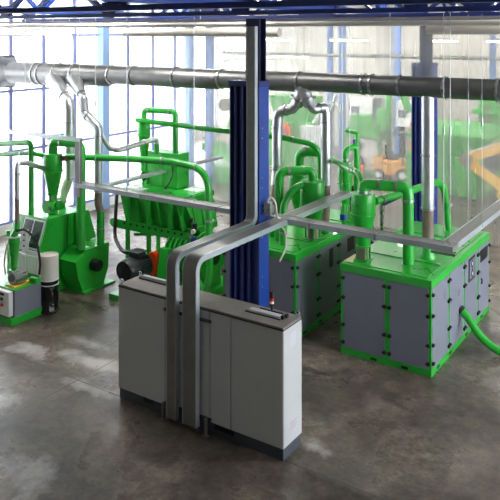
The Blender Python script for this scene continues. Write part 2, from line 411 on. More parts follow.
g = MB(); g.box(-9.2, -8.4, 10.0, 10.09, 2.1, 2.135)
B(-9.2, -8.42, 9.985, 10.07, 2.1, 2.13).build('cable_entry', 'black', t, .004, label='black cable entry strip')
B(-9.2, -8.42, 10.07, 10.15, 2.1, 2.14).build('cable_entry', 'cab_white', t, .006)
B(-6.6, -6.0, 9.82, 9.93, 2.1, 2.15).build('cable_entry', 'sticker', t, .006)
B(-6.66, -5.98, 9.80, 9.825, 2.1, 2.115).build('cable_entry', 'black', t, .004)
B(-6.5, -6.05, 10.01, 10.04, 2.1, 2.13).build('cable_entry', 'black', t, .006)
k = MB()
for x, y in ((-5.99, 9.88), (-5.97, 9.96)): k.box(x, x+.045, y-.03, y+.03, 2.1, 2.16)
k.build('entry_clamp', 'black', t, .004)
e = MB()
for x, y in ((cx0+.04, cy0+.05), (cx1-.05, cy1-.05), (cx0+.05, cy1-.05)):
    e2 = MB(); e2.cyl((x, y, 2.1), (x, y, 2.13), .022, n=12); e2.tube([(x+.03*math.cos(a), y, 2.155+.03*math.sin(a)) for a in [i*2*PI/12 for i in range(13)]], .009, 8)
    e2.build('lifting_eye', 'steel', t)
sl = MB().cyl((-6.28, 10.04, 2.1), (-6.28, 10.04, 2.2), .018).build('signal_light', 'black', t, label='black red and white signal light tower')
MB().cyl((-6.28, 10.04, 2.2), (-6.28, 10.04, 2.235), .034).build('light_base', 'black', sl)
MB().cyl((-6.28, 10.04, 2.235), (-6.28, 10.04, 2.275), .036).build('white_lens', 'white', sl)
MB().cyl((-6.28, 10.04, 2.275), (-6.28, 10.04, 2.325), .036).build('red_lens', 'red', sl)
MB().cyl((-6.28, 10.04, 2.325), (-6.28, 10.04, 2.44), .036).build('light_cap', 'black', sl)
sd = B(cx1-.001, cx1+.006, cy0+.012, cy1-.012, .2, 2.045).build('side_panel', 'cab_white', t, .003)
B(cx1+.006, cx1+.008, 9.77, 9.96, 1.72, 1.95).build('notice_plate', 'sticker', t, label='faint grey notice plate')
np_ = B(cx1+.006, cx1+.008, 9.78, 10.03, .36, .56).build('rating_plate', 'sticker', t, label='rating plate with small print')
q = MB()
for i in range(6): q.box(cx1+.008, cx1+.0088, 9.80, 10.01-.03*(i % 3), .52-.026*i, .53-.026*i)
q.build('rating_plate_text', 'stickertext', np_)

# ------------------------------------------------------------------ cable trunking
def rect_sweep(mb, pts, wdir, w, th):               # rectangular section along a path lying square to wdir
    P = [Vector(p) for p in pts]; W = Vector(wdir).normalized(); vs = []
    for i in range(len(P)):
        a = P[max(0, i-1)]; b = P[min(len(P)-1, i+1)]; T = (b-a).normalized(); N = W.cross(T).normalized()
        for s1, s2 in ((-1, -1), (1, -1), (1, 1), (-1, 1)): vs.append(P[i]+W*w/2*s1+N*th/2*s2)
    n = len(P); fs = [(i*4+k, i*4+(k+1) % 4, (i+1)*4+(k+1) % 4, (i+1)*4+k) for i in range(n-1) for k in range(4)]
    fs += [(3, 2, 1, 0), tuple((n-1)*4+k for k in range(4))]
    return mb.add(vs, fs, True)
def trunk(name, label, path, wdir, w, th, loc):
    t = thing(name, label, 'cable trunking', loc)
    rect_sweep(MB(), path, wdir, w, th).build('channel', 'tray', t, angle=30)
    W = Vector(wdir)
    for s in (-1, 1):
        rect_sweep(MB(), [Vector(p)+W*(s*(w/2+.006)) for p in path], wdir, .014, th+.012).build('edge_lip', 'tray_edge', t, angle=30)
    return t
z_t = 2.9
p1 = fillet([(-7.93, 9.46, .1), (-7.93, 9.46, z_t), (-7.93, 11.93, z_t), (-7.93, 11.93, 6.86)], .22)
t1 = trunk('cable_riser', 'narrow galvanised cable trunking up the cabinet front, back, then up the blue column', p1, (1, 0, 0), .18, .09, (-7.93, 9.46, 0))
p2 = fillet([(-7.53, 9.46, .1), (-7.53, 9.46, z_t), (-7.53, 15.45, z_t)], .22)
t2 = trunk('cable_riser', 'wider galvanised cable trunking up the cabinet front, then straight back over the machines', p2, (1, 0, 0), .27, .09, (-7.53, 9.46, 0))
for tt, xa in ((t1, (-8.06, -7.82)), (t2, (-7.7, -7.3))):
    for z in (.26, 1.9): MB().bar((xa[0]-.12, 9.525, z), (xa[1]+.14, 9.525, z), .04).build('mounting_rail', 'plinth', tt)
for tt, xs in ((t1, -8.15), (t2, -7.22)):
    f = MB(); f.bar((xs, 9.47, 0), (xs, 9.47, .3), .045); f.box(xs-.06, xs+.06, 9.42, 9.52, 0, .012); f.build('foot_strut', 'steel', tt)

# long cross tray: high run at the left, drop, low run, end turn
t = thing('cable_tray', 'long galvanised cable tray crossing the whole view behind the blue column', 'cable tray', (-8.8, 12.55, 2.86))
def tray_box(x0, x1, y0, y1, z0, z1, par):
    b = B(x0, x1, y0, y1, z0, z1).build('tray_run', 'tray', par, .006)
    if x1-x0 > y1-y0:
        for y in (y0-.008, y1-.004): B(x0, x1, y, y+.012, z0-.004, z1+.01).build('edge_lip', 'tray_edge', par)
    else:
        for x in (x0-.008, x1-.004): B(x, x+.012, y0, y1, z0-.004, z1+.01).build('edge_lip', 'tray_edge', par)
tray_box(-13.62, -4.0, 12.41, 12.68, 2.86, 2.95, t)
for x in (-13.55, -11.4, -9.2, -6.9, -5.5): MB().box(x, x+.04, 12.395, 12.70, 2.84, 2.962).build('joint_bracket', 'steel', t)
rect_sweep(MB(), [(-13.55, 12.5, 2.95), (-13.55, 12.5, 4.0)], (1, 0, 0), .16, .08).build('drop', 'tray', t)
B(-13.63, -13.47, 12.47, 12.53, 2.6, 2.88).build('drop_end', 'tray', t)
B(-4.4, -3.95, 12.38, 12.42, 2.8, 2.84).build('end_strut', 'steel', t)
t = thing('cable_tray', 'high galvanised cable tray entering from the left edge above the green machines', 'cable tray', (-16.6, 12.5, 4.0))
tray_box(-19.7, -13.45, 12.44, 12.56, 4.0, 4.07, t)
B(-19.7, -17.2, 12.43, 12.57, 4.072, 4.09).build('tray_cover', 'black', t)
t = thing('cable_tray', 'thin galvanised cable tray running back over the green hopper', 'cable tray', (-12.85, 14.8, 2.9))
tray_box(-12.92, -12.78, 12.7, 17.6, 2.89, 2.95, t)
t = thing('cable_tray', 'galvanised cable tray running back from the right end above the right pump housing', 'cable tray', (-4.3, 16, 2.9))
tray_box(-4.26, -4.0, 12.69, 18.6, 2.87, 2.96, t)

# threaded rod hangers: pairs
def hangers(pts, z0, what):
    for (x, y), w in pts:
        m = MB(); m.cyl((x, y, z0), (x, y, 7.1), .007, n=8)
        m.cyl((x, y, z0-.02), (x, y, z0+.03), .022, n=6)
        m.cyl((x, y, 4.9), (x, y, 5.05), .02, n=8)
        tag(m.build('threaded_hanger', 'steel'), w, 'hanger', 'threaded rods holding the cable trays')
hangers([((-7.6, 15.3), 'thin threaded rod left of a pair holding the wider trunking over the middle housing'), ((-7.4, 15.3), 'thin threaded rod right of a pair holding the wider trunking over the middle housing'),
         ((-4.215, 12.55), 'thin threaded rod left of the pair at the right end of the long cross tray'), ((-4.1, 12.56), 'thin threaded rod right of the pair at the right end of the long cross tray'),
         ((-4.3, 14.3), 'thin threaded rod on the left side of the right backward tray'), ((-4.0, 14.2), 'thin threaded rod on the right side of the right backward tray')], 2.93, 0)
hangers([((-13.46, 12.45), 'thin threaded rod beside the vertical tray drop at left'), ((-12.95, 12.5), 'thin threaded rod where the thin tray meets the long cross tray'),
         ((-11.9, 12.5), 'thin threaded rod carrying the cross tray in front of the green hopper'), ((-12.95, 15.2), 'left rod of a thin threaded pair right of the slim cyclone above the hopper'),
         ((-12.75, 15.2), 'right rod of a thin threaded pair right of the slim cyclone above the hopper'), ((-9.9, 12.55), 'thin threaded rod carrying the cross tray just left of the front column')], 2.93, 0)
hangers([((-15.6, 12.5), 'thin threaded rod holding the high tray midway along the left windows')], 4.0, 0)

# ------------------------------------------------------------------ main duct
DY, DZ, DR = 14.85, 5.56, .225
t = thing('main_duct', 'big round galvanised main duct crossing the whole view', 'duct', (-10, DY, DZ))
DTOP = 5.785                                         # flat-topped duct, stepping down in diameter to the right
def drad(x): return .335 if x < -16.1 else .305 if x < -14.6 else .262 if x < -10.7 else .238 if x < -8.4 else .222
rx = [-17.9, -17.65, -16.95, -16.2, -14.7, -13.85, -12.3, -10.8, -8.5, -6.82, -6.62, -5.95, -4.95, -3.85, -1.5, 2]
prev = -19.2
for x in rx:
    ra = drad((prev+x)/2); rb = drad(x+.4)
    e = x-.16 if rb < ra else x
    pts = [(prev, DY, DTOP-ra), (e, DY, DTOP-ra)]; rr = [ra, ra]
    if rb < ra: pts.append((x, DY, DTOP-rb)); rr.append(rb)
    MB().tube(pts, rr, 36).build('duct_section', 'galv_duct', t); prev = x
for x in rx[:-1]:
    r_ = drad(x+.4); m = MB(); m.disc_ring((x, DY, DTOP-r_), (1, 0, 0), r_*.97, r_+.028, .05, 36); m.build('joint_ring', 'galv', t)
fl_ = MB(); n = 32; vs = []
sq = .5; r_ = drad(-19); zc = DTOP-r_
ring = [(-19.15, DY+r_*math.cos(2*PI*k/n), zc+r_*math.sin(2*PI*k/n)) for k in range(n)]
def sqp(a):
    c_, s_ = math.cos(a), math.sin(a); m_ = max(abs(c_), abs(s_)); return (-19.7, DY+sq*c_/m_, zc+sq*s_/m_)
rs = [sqp(2*PI*k/n) for k in range(n)]
fl_.add(ring+rs, [(k, (k+1) % n, (k+1) % n+n, k+n) for k in range(n)], True)
fl_.box(-19.78, -19.7, DY-sq-.03, DY+sq+.03, zc-sq-.03, zc+sq+.03)
fl_.build('wall_transition', 'galv_duct', t)
hang = MB()
for x in (-16.5, -11.5, -6.2, -2.5): hang.cyl((x, DY, DTOP), (x, DY, 8.825), .012, n=6)
hang.build('suspension', 'steel', t)

# drop pipes from the duct
def pipe(name, label, cat, runs, group=None, loc=None):
    """runs: list of (part name, points, bend radius, tube radius, material, ring spots)"""
    p0 = Vector(runs[-1][1][-1]); t = thing(name, label, cat, loc or tuple(p0), group)
    for pn, pts, br, r, m, rings in runs:
        path = fillet(pts, br) if br else [Vector(p) for p in pts]
        MB().tube(path, r, 20).build(pn, m, t)
        for (p, d) in rings:
            c_ = MB(); ring_at(c_, p, d, r if not isinstance(r, list) else max(r)); c_.build('clamp_ring', 'steel', t)
    return t
VZ = (0, 0, 1); VX = (1, 0, 0); VY = (0, 1, 0)
LX, LY = -14.82, 13.35
pipe('extraction_pipe', 'left galvanised drop pipe bending down from the main duct into the large green granulator', 'pipe',
     [('branch', [(-17.1, 14.75, 5.34), (-15.3, 13.6, 4.95)], 0, [.26, .15], 'galv_pipe', []),
      ('elbow', [(-15.4, 13.66, 4.97), (LX, LY, 4.84), (LX, LY, 3.9)], .32, .14, 'galv_pipe', [((LX, LY, 4.3), VZ), ((-15.28, 13.59, 4.945), (.8, -.5, -.2))]),
      ('riser', [(LX, LY, 3.95), (LX, LY, 2.75)], 0, .13, 'galv_pipe', [((LX, LY, 2.78), VZ)]),
      ('flexible_hose', [(LX, LY, 2.82), (-15.02, LY, 2.4), (-15.12, LY, 2.06)], .2, [.125]*2+[.12]*6+[.1]*2, 'white_hose', [((-15.12, LY, 2.1), VZ)]),
      ('stub', [(-15.12, LY, 2.12), (-15.12, LY, 1.9)], 0, .1, 'green', [])])
FX, FY = -13.83, 13.45
pipe('extraction_pipe', 'second galvanised drop pipe with an S bend from the main duct to the fan', 'pipe',
     [('branch', [(-16.2, 14.75, 5.34), (-14.75, 13.72, 5.02)], 0, [.25, .12], 'galv_pipe', []),
      ('bend', [(-14.85, 13.78, 5.04), (-14.5, 13.56, 4.96), (-14.4, 13.5, 4.55), (-14.1, 13.46, 4.4), (FX, FY, 4.22), (FX, FY, 3.6)], .14, .115, 'galv_pipe',
       [((-14.42, 13.52, 4.62), (.1, 0, -.6)), ((-14.74, 13.71, 5.02), (.8, -.55, -.15)), ((-14.26, 13.48, 4.47), (.8, 0, -.4)), ((FX, FY, 4.0), VZ)]),
      ('riser', [(FX, FY, 3.65), (FX, FY, 2.5)], 0, .11, 'galv_pipe', [((FX, FY, 2.55), VZ)]),
      ('flexible_hose', [(FX, FY, 2.52), (FX, FY, 2.2), (FX+.06, FY+.02, 2.0)], .15, .105, 'flex', []),
      ('stub', [(FX+.06, FY+.02, 2.02), (FX+.06, FY+.02, 1.12)], 0, .1, 'green', [((FX+.06, FY+.02, 1.55), VZ)])])
pipe('branch_pipe', 'thin galvanised pipe leaving the S bend and running right above the hopper', 'pipe',
     [('run', [(-13.8, 13.5, 4.05), (-13.62, 13.65, 3.66), (-13.45, 13.8, 3.6), (-13.17, 15.02, 3.78), (-13.17, 15.02, 3.62)], .14, .07, 'galv_pipe',
       [((-13.5, 13.76, 3.62), (.5, .4, 0)), ((-13.27, 14.6, 3.72), (.2, 1, 0))]),
      ('stub', [(-13.17, 15.02, 3.64), (-13.17, 15.02, 3.4)], 0, .075, 'green', [])])
AY = 14.85
pipe('extraction_pipe', 'galvanised drop pipe left of the forked duct branch over the middle housing', 'pipe',
     [('branch', [(-8.36, AY, 5.45), (-8.58, AY, 4.98)], 0, [.2, .135], 'galv_pipe', [((-8.52, AY, 5.15), (-.4, 0, -1))]),
      ('bend', [(-8.57, AY, 5.08), (-8.68, AY, 4.9), (-9.1, AY, 4.8), (-9.14, AY, 4.3)], [.1, .12, .2, .1], .125, 'galv_pipe', [((-8.86, AY, 4.86), (-1, 0, -.2)), ((-9.14, AY, 4.42), VZ)]),
      ('riser', [(-9.14, AY, 4.4), (-9.14, AY, 3.35), (-9.08, 14.7, 3.02)], .2, .12, 'galv_pipe', [((-9.14, AY, 3.4), VZ)]),
      ('flexible_hose', [(-9.08, 14.7, 3.05), (-9.04, 14.55, 2.6), (-8.98, 14.4, 2.1)], .3, .1, 'flex', []),
      ('stub', [(-8.98, 14.4, 2.14), (-8.98, 14.4, 1.89)], 0, .1, 'green', [((-8.98, 14.4, 2.1), VZ)])])
pipe('extraction_pipe', 'galvanised drop pipe right of the forked duct branch over the middle housing', 'pipe',
     [('branch', [(-8.44, AY, 5.45), (-8.22, AY, 4.98)], 0, [.2, .13], 'galv_pipe', [((-8.28, AY, 5.15), (.4, 0, -1))]),
      ('bend', [(-8.23, AY, 5.07), (-8.14, AY+.03, 4.9), (-7.96, 15.15, 4.98), (-7.95, 15.15, 4.5)], .13, .12, 'galv_pipe', [((-8.06, 15.0, 4.94), (.5, .8, .2)), ((-7.95, 15.15, 4.6), VZ)]),
      ('riser', [(-7.95, 15.15, 4.6), (-7.95, 15.15, 3.1)], 0, .12, 'galv_pipe', []),
      ('flexible_hose', [(-7.95, 15.15, 3.12), (-7.97, 15.2, 2.6), (-8.05, 15.3, 2.1)], .3, .1, 'flex', []),
      ('stub', [(-8.05, 15.3, 2.14), (-8.05, 15.3, 1.89)], 0, .1, 'green', [])])
RXp = -5.33
pipe('extraction_pipe', 'straight galvanised drop pipe from the main duct to the right pump housing', 'pipe',
     [('riser', [(RXp, DY, DZ-.15), (RXp, DY, 2.93)], 0, .135, 'galv_pipe', [((RXp, DY, 4.1), VZ), ((RXp, DY, 2.96), VZ)]),
      ('flexible_hose', [(RXp, DY, 2.95), (RXp, DY, 2.2)], 0, .125, 'flex', [((RXp, DY, 2.24), VZ)]),
      ('stub', [(RXp, DY, 2.26), (RXp, DY, 1.98), (RXp, DY, 1.89)], 0, [.12, .13, .18], 'green', [])])

# ------------------------------------------------------------------ clad pump housings
def latch_at(par, p, axis):
    x, y, z = p
    m = MB()
    if axis == 'y': m.cyl((x, y, z), (x, y-.03, z), .038, n=10); m.box(x-.042, x+.042, y-.042, y-.03, z-.02, z+.02)
    else: m.cyl((x, y, z), (x+.03, y, z), .038, n=10); m.box(x+.03, x+.042, y-.042, y+.042, z-.02, z+.02)
    m.build('latch', 'black', par)
LZ = (1.60, 1.19, .62, .26)
def housing(name, label, x0, x1, y0, y1, h, fronts, sides):
    t = thing(name, label, 'pump housing', ((x0+x1)/2, (y0+y1)/2, 0))
    fr = MB(); b = .06
    fr.box(x0, x1, y0, y1, .0, .14)
    for x in (x0, x1-b):
        for y in (y0, y1-b): fr.box(x, x+b, y, y+b, .14, h-.16)
    for x in fronts[1:-1]: fr.box(x-.055, x+.055, y0, y0+b, .14, h-.16)
    for y in sides[1:-1]: fr.box(x1-b, x1, y-.045, y+.045, .14, h-.16)
    fr.box(x0+.04, x1-.04, y0+.05, y1-.05, .14, h-.1)
    fr.build('frame', 'green', t, .006)
    tp = B(x0-.01, x1+.01, y0-.01, y1+.01, h-.165, h).build('top_cover', 'green', t, .012)
    rb = MB()
    for i in (1, 2, 3):
        y = y0+(y1-y0)*i/4; rb.box(x0+.12, x1-.12, y-.03, y+.03, h, h+.018)
    rb.box(x1-.14, x1-.11, y0+.1, y1-.1, h, h+.02); rb.box(x0+.1, x1-.14, y0+.1, y0+.13, h, h+.015)
    rb.build('ribs', 'green', tp)
    bo = MB()
    n = int((x1-x0)/.09)
    for i in range(n):
        bo.cyl((x0+.05+i*.09, y0-.01, h-.05-.05*(i % 2)), (x0+.05+i*.09, y0-.018, h-.05-.05*(i % 2)), .008, n=6)
    bo.build('rivets', 'green_dull', tp)
    for f in (.38, .72): B(x0+(x1-x0)*f-.07, x0+(x1-x0)*f+.07, y0-.006, y0+.01, .03, .085).build('fork_slot', 'black', t)
    for f in (.1, .28, .55, .84): B(x1-.01, x1+.006, y0+(y1-y0)*f-.07, y0+(y1-y0)*f+.07, .04, .095).build('fork_slot', 'black', t)
    out = []
    for i in range(len(fronts)-1):
        a = fronts[i]+(.06 if i == 0 else .055); c = fronts[i+1]-(.06 if i == len(fronts)-2 else .055)
        d = B(a, c, y0-.006, y0+.03, .145, h-.17).build('door', 'grey_panel', t, .004)
        for z in LZ: latch_at(d, (a+.005 if i == 0 else a-.0, y0-.006, z), 'y'); latch_at(d, (c, y0-.006, z), 'y')
        out.append(d)
    for i in range(len(sides)-1):
        a = sides[i]+(.05 if i == 0 else .045); c = sides[i+1]-(.05 if i == len(sides)-2 else .045)
        d = B(x1-.03, x1+.006, a, c, .145, h-.17).build('door', 'grey_panel', t, .004)
        for z in LZ: latch_at(d, (x1+.006, a, z), 'x'); latch_at(d, (x1+.006, c, z), 'x')
        out.append(d)
    return t, out
def dots(par, x, y, z, s, m='print'):                # faint round print on a side door
    q = MB()
    for i in range(-2, 3):
        for j in range(-2, 3):
            if i*i+j*j <= 5: q.cyl((x, y+i*s, z+j*s), (x+.0015, y+i*s, z+j*s), s*.36, n=8)
    q.build('printed_mark', m, par)
HB, dB = housing('pump_housing', 'right green and grey clad pump housing with two front doors', -6.74, -4.78, 13.51, 17.58, 1.893, (-6.74, -5.7, -4.78), (13.51, 14.54, 15.59, 16.61, 17.58))
HA, dA = housing('pump_housing', 'middle green and grey clad pump housing half hidden behind the blue column', -9.76, -7.8, 13.45, 17.5, 1.893, (-9.76, -8.78, -7.8), (13.45, 14.47, 15.49, 16.49, 17.5))
# marks and ports on the side doors
X1 = -4.774
dots(dB[2], X1, 14.3, 1.4, .045); dots(dB[3], X1, 15.2, 1.15, .03)
w = B(X1, X1+.012, 15.9, 16.36, 1.16, 1.68).build('window_port', 'black', dB[4], .004)
q = MB(); q.box(X1+.012, X1+.016, 15.96, 16.3, 1.22, 1.62); q.build('window_glass', 'grey_panel', w)
q = MB()
q.box(X1+.014, X1+.02, 16.1, 16.16, 1.3, 1.54)
q.cyl((X1+.014, 16.13, 1.31), (X1+.02, 16.13, 1.31), .085, n=14); q.cyl((X1+.014, 16.13, 1.53), (X1+.02, 16.13, 1.53), .085, n=14)
q.build('port_bracket', 'black', w)
for z in (1.31, 1.53): MB().cyl((X1+.02, 16.13, z), (X1+.023, 16.13, z), .04, n=12).build('port_eye', 'sticker', w)
B(X1, X1+.012, 16.82, 17.38, 1.36, 1.64).build('vent_port', 'black', dB[5], .004)
MB().tube([(X1+.03+.02*math.sin(a), 16.78, .95+.06*math.cos(a)) for a in [i*PI/8 for i in range(9)]], .014, 8).build('pull_handle', 'black', dB[5])
X2 = -7.794
dots(dA[3], X2, 14.77, 1.45, .05)
B(X2, X2+.012, 15.03, 15.2, 1.18, 1.62).build('vent_port', 'black', dA[3], .004)
B(X2, X2+.012, 16.0, 16.36, 1.3, 1.64).build('vent_port', 'black', dA[4], .004)
# thin cream patch on the right housing
tag(MB().prism([(-6.73, 13.62, 1.896), (-6.52, 13.62, 1.896), (-6.66, 14.05, 1.896), (-6.73, 14.35, 1.896)], (0, 0, .012)).build('cream_patch', 'cream_tone'), 'thin cream patch on the left front corner of the right housing', 'sheet')

# cyclone separators
def cyclone(name, label, x, y, r, zb, z1, z2, z3, z4, group='green cyclone separators', sight=True, mat_='green'):
    """zb foot, z1 cone tip, z2 cone top, z3 body top"""
    t = thing(name, label, 'cyclone', (x, y, zb), group)
    MB().lathe(x, y, [(r*.5, z1), (r*.98, z2), (r, z2+.01), (r, z3-.02), (r*.97, z3), (r*.3, z3+.005)]).build('body', mat_, t)
    m = MB(); m.disc_ring((x, y, z2), VZ, r*.96, r+.02, .03); m.build('body_seam', mat_, t)
    m = MB(); m.disc_ring((x, y, z1), VZ, r*.4, r*.62, .03); m.build('outlet_flange', mat_, t)
    if sight:
        MB().cyl((x, y, z1), (x, y, zb+.02), r*.42).build('sight_glass', 'brownsheet', t)
        for a in (.6, 2.2, 3.8, 5.4): MB().bar((x+r*.55*math.cos(a), y+r*.55*math.sin(a), zb), (x+r*.55*math.cos(a), y+r*.55*math.sin(a), z1), .03).build('outlet_strut', mat_, t)
        B(x-r*.6, x+r*.6, y-r*.6, y+r*.6, zb, zb+.02).build('foot_flange', mat_, t)
    return t
def gp(name, label, pts, br, r, rings=(), group='green conveying pipes', m='green', par=None, loc=None):
    if par is None: t = thing(name, label, 'pipe', loc or pts[-1], group)
    else: t = par
    MB().tube(fillet(pts, br), r, 20).build('pipe_run' if par is None else name, m, t)
    for p, d in rings:
        c_ = MB(); ring_at(c_, p, d, r, .05, .014); c_.build('coupling', 'steel', t)
    return t
tB = cyclone('cyclone', 'green cyclone standing on the front of the right housing', -6.44, 13.98, .255, 1.893, 2.19, 2.87, 3.31, 0)
B(-6.53, -6.36, 13.84, 13.85, 1.92, 2.16).build('sight_window', 'brownsheet', tB)
gp('outlet_pipe', '', [(-6.44, 13.98, 3.3), (-6.44, 13.98, 3.5), (-5.54, 14.25, 3.5), (-5.54, 14.25, 1.893)], .2, .115,
   [((-6.12, 14.08, 3.5), (1, .3, 0)), ((-5.78, 14.18, 3.5), (1, .3, 0)), ((-5.54, 14.25, 3.22), VZ), ((-6.44, 13.98, 3.34), VZ)], par=tB)
gp('conveying_pipe', 'green pipe from the right cyclone arching behind the galvanised pipe and down', [(-6.25, 14.16, 3.12), (-5.95, 15.6, 3.14), (-5.75, 17.1, 3.14), (-5.66, 17.25, 1.893)], [0, .1, .55, 0], .085,
   [((-5.68, 17.26, 2.5), VZ), ((-6.2, 14.4, 3.125), (.2, 1, 0))])
# middle group
tA = cyclone('cyclone', 'fat green cyclone at the front of the middle housing', -8.08, 14.72, .285, 1.893, 2.2, 2.66, 3.26, 0)
gp('outlet_pipe', '', [(-8.08, 14.72, 3.25), (-8.08, 14.72, 3.50), (-8.68, 14.2, 3.50), (-8.68, 14.2, 1.893)], .2, .105,
   [((-8.26, 14.59, 3.5), (1, 1, 0)), ((-8.52, 14.35, 3.5), (1, 1, 0))], par=tA)
gp('conveying_pipe', 'curved green pipe from the fat middle cyclone down to the housing top', [(-8.2, 14.5, 3.2), (-8.38, 14.3, 3.1), (-8.5, 14.1, 2.75), (-8.44, 13.98, 2.35), (-8.42, 13.95, 1.893)], .5, .085, [((-8.42, 13.95, 2.16), VZ)])
tA2 = cyclone('cyclone', 'dark shaded green cyclone behind the fat middle one', -9.0, 15.7, .26, 1.893, 2.2, 2.7, 3.3, 0)
gp('outlet_pipe', '', [(-9.0, 15.7, 3.25), (-9.0, 15.7, 3.72), (-8.42, 15.9, 3.72), (-8.42, 15.9, 1.893)], .22, .115,
   [((-8.86, 15.74, 3.72), (1, .3, 0)), ((-8.55, 15.86, 3.72), (1, .3, 0))], par=tA2)
tA3 = cyclone('cyclone', 'slim green cyclone at the far end of the middle housing', -8.2, 16.7, .19, 1.893, 2.25, 2.85, 3.35, 0)
gp('outlet_pipe', '', [(-8.2, 16.7, 3.3), (-8.2, 16.7, 3.68), (-7.98, 16.9, 3.82), (-7.98, 16.95, 1.893)], .15, .08, [((-8.2, 16.7, 3.45), VZ)], par=tA3)
gp('vent_pipe', '', [(-7.98, 16.95, 3.75), (-7.98, 16.95, 4.12), (-8.3, 16.95, 4.16)], .03, .045, par=tA3)
B(-8.09, -8.05, 16.93, 16.97, 3.6, 3.95).build('valve', 'blueplastic', tA3)
gp('conveying_pipe', 'sloping green pipe from the far middle cyclone to the right cyclone', [(-8.25, 15.75, 3.66), (-6.66, 14.22, 3.66), (-6.4, 13.97, 3.32)], .3, .065, [((-7.0, 14.55, 3.66), (1, -.97, 0)), ((-6.85, 14.4, 3.66), (1, -.97, 0))])
# black cabling clump, sensor box and small fittings on the middle housing
cl = thing('cable_clump', 'tangle of black cables and fittings on the far end of the middle housing', 'cables', (-7.95, 17.2, 1.893))
for i in range(5):
    a = random.random()*6; MB().tube(smooth_path([(-8.4+.09*i, 17.15, 1.9), (-8.3+.1*i, 17.2+.1*math.sin(a), 2.45+.06*i), (-8.1+.08*i, 17.25, 2.78-.05*i), (-7.95+.02*i, 17.3, 2.2), (-7.9, 17.3, 1.9)]), .035, 8).build('cable', 'rubber', cl)
for x, z in ((-8.35, 2.55), (-8.18, 2.62), (-8.0, 2.7)): B(x, x+.12, 17.12, 17.25, z, z+.12).build('fitting', 'black', cl, .015)
pv = thing('sensor_post', 'small blue and green valve post beside the slim middle cyclone', 'valve', (-7.95, 16.1, 1.893))
MB().cyl((-7.95, 16.1, 1.893), (-7.95, 16.1, 2.45), .05).build('stem', 'green', pv)
B(-8.02, -7.9, 16.03, 16.17, 2.05, 2.2).build('valve_body', 'blueplastic', pv, .01)
ps = thing('pipe_support', 'slim galvanised post with a dark blue brace behind the right cyclone', 'support', (-7.7, 17.9, 0))
MB().bar((-7.7, 17.9, 0), (-7.7, 17.9, 2.2), .07).build('post', 'galv', ps)
MB().bar((-7.66, 17.9, 2.12), (-7.0, 17.9, 2.5), .05, .09).build('brace', 'navy', ps); MB().bar((-7.0, 17.9, 0), (-7.0, 17.9, 2.5), .06).build('post', 'galv', ps)
wf = MB().tube(smooth_path([(-7.72, 12.5, 2.84), (-7.66, 12.75, 2.6), (-7.66, 12.8, 2.25), (-7.76, 12.72, 1.95)]), .018, 8)
tag(wf.build('dangling_cable', 'white_hose'), 'pale cable end dangling below the trunking beside the blue column', 'cable')
tk = thing('terminal_bracket', 'small grey cable bracket on the right edge of the front column', 'bracket', (-7.74, 12.2, 3.2))
B(-7.79, -7.6, 12.1, 12.3, 3.05, 3.3).build('plate', 'galv', tk, .005)
MB().tube(smooth_path([(-7.72, 12.15, 3.28), (-7.66, 12.2, 3.4), (-7.58, 12.25, 3.3), (-7.56, 12.3, 3.0), (-7.55, 12.4, 2.96)]), .02, 8).build('cable', 'white_hose', tk)
# green hose at the right
hs = thing('suction_hose', 'thick green hose curving out of the right housing side door to the floor', 'hose', (-4.3, 15.2, 0))
MB().tube(smooth_path([(-4.79, 15.3, .78), (-4.6, 15.28, .62), (-4.3, 15.22, .3), (-3.9, 15.2, .1), (-3.4, 15.3, .085), (-2.7, 15.6, .085)]), .085, 16).build('hose', 'green', hs)
MB().cyl((-4.79, 15.3, .78), (-4.73, 15.3, .73), .1).build('collar', 'black', hs)

# ------------------------------------------------------------------ big green hopper and its shredder
H = thing('shredder_hopper', 'large green ribbed hopper on legs behind the galvanised cross tray', 'hopper', (-12.7, 15, 0))
hx0, hx1, hy0, hy1 = -13.87, -11.62, 14.3, 15.55
b = MB()
b.hexa([(hx0+.1, hy0+.14, 1.45), (hx1-.3, hy0+.14, 1.45), (hx1-.3, hy1-.1, 1.45), (hx0+.1, hy1-.1, 1.45), (hx0, hy0, 2.3), (hx1, hy0, 2.3), (hx1, hy1, 2.3), (hx0, hy1, 2.3)])
b.build('bin', 'green_dull', H, .01)
B(hx0-.03, hx1+.03, hy0-.03, hy1+.03, 2.3, 2.44).build('rim', 'green', H, .01)
lidm = MB(); lidm.box(hx0+.02, hx1-.02, hy0+.02, hy1-.02, 2.44, 2.47); lidm.build('lid', 'green', H, .008)
lm = MB(); lm.box(hx0+.1, hx0+.75, hy0+.1, hy0+.35, 2.47, 2.475); lm.box(hx1-.62, hx1-.15, hy0+.75, hy1-.15, 2.47, 2.475); lm.build('lid_label', 'white', H, label='pale sheet on the lid')
for x in (-13.3, -12.95, -12.55, -12.2, -11.85):
    gs = MB(); gs.prism([(x, hy0-.03, 2.3), (x, hy0+.03, 2.3), (x+.18, hy0+.16, 1.62), (x+.18, hy0-.03, 1.62)], (.03, 0, 0))
    gs.build('stiffener', 'green', H)
for x in (-13.62, -12.9, -12.1):
    pk = MB(); pk.cyl((x, hy0-.03, 2.02), (x, hy0+.1, 2.02), .04, n=10); pk.build('lug', 'green_dull', H)
MB().box(hx0+.12, hx1-.32, hy0+.1, hy0+.15, 1.62, 1.66).build('sill', 'green_dull', H)
for x, zl in ((-13.53, 0), (-12.77, 0), (-12.01, 1.62)): MB().bar((x, hy0-.05, zl), (x, hy0-.05, 2.3), .09).build('leg', 'green', H)
for x in (-13.53, -11.8): MB().bar((x, hy1-.05, 0), (x, hy1-.05, 2.3), .09).build('leg', 'green', H)
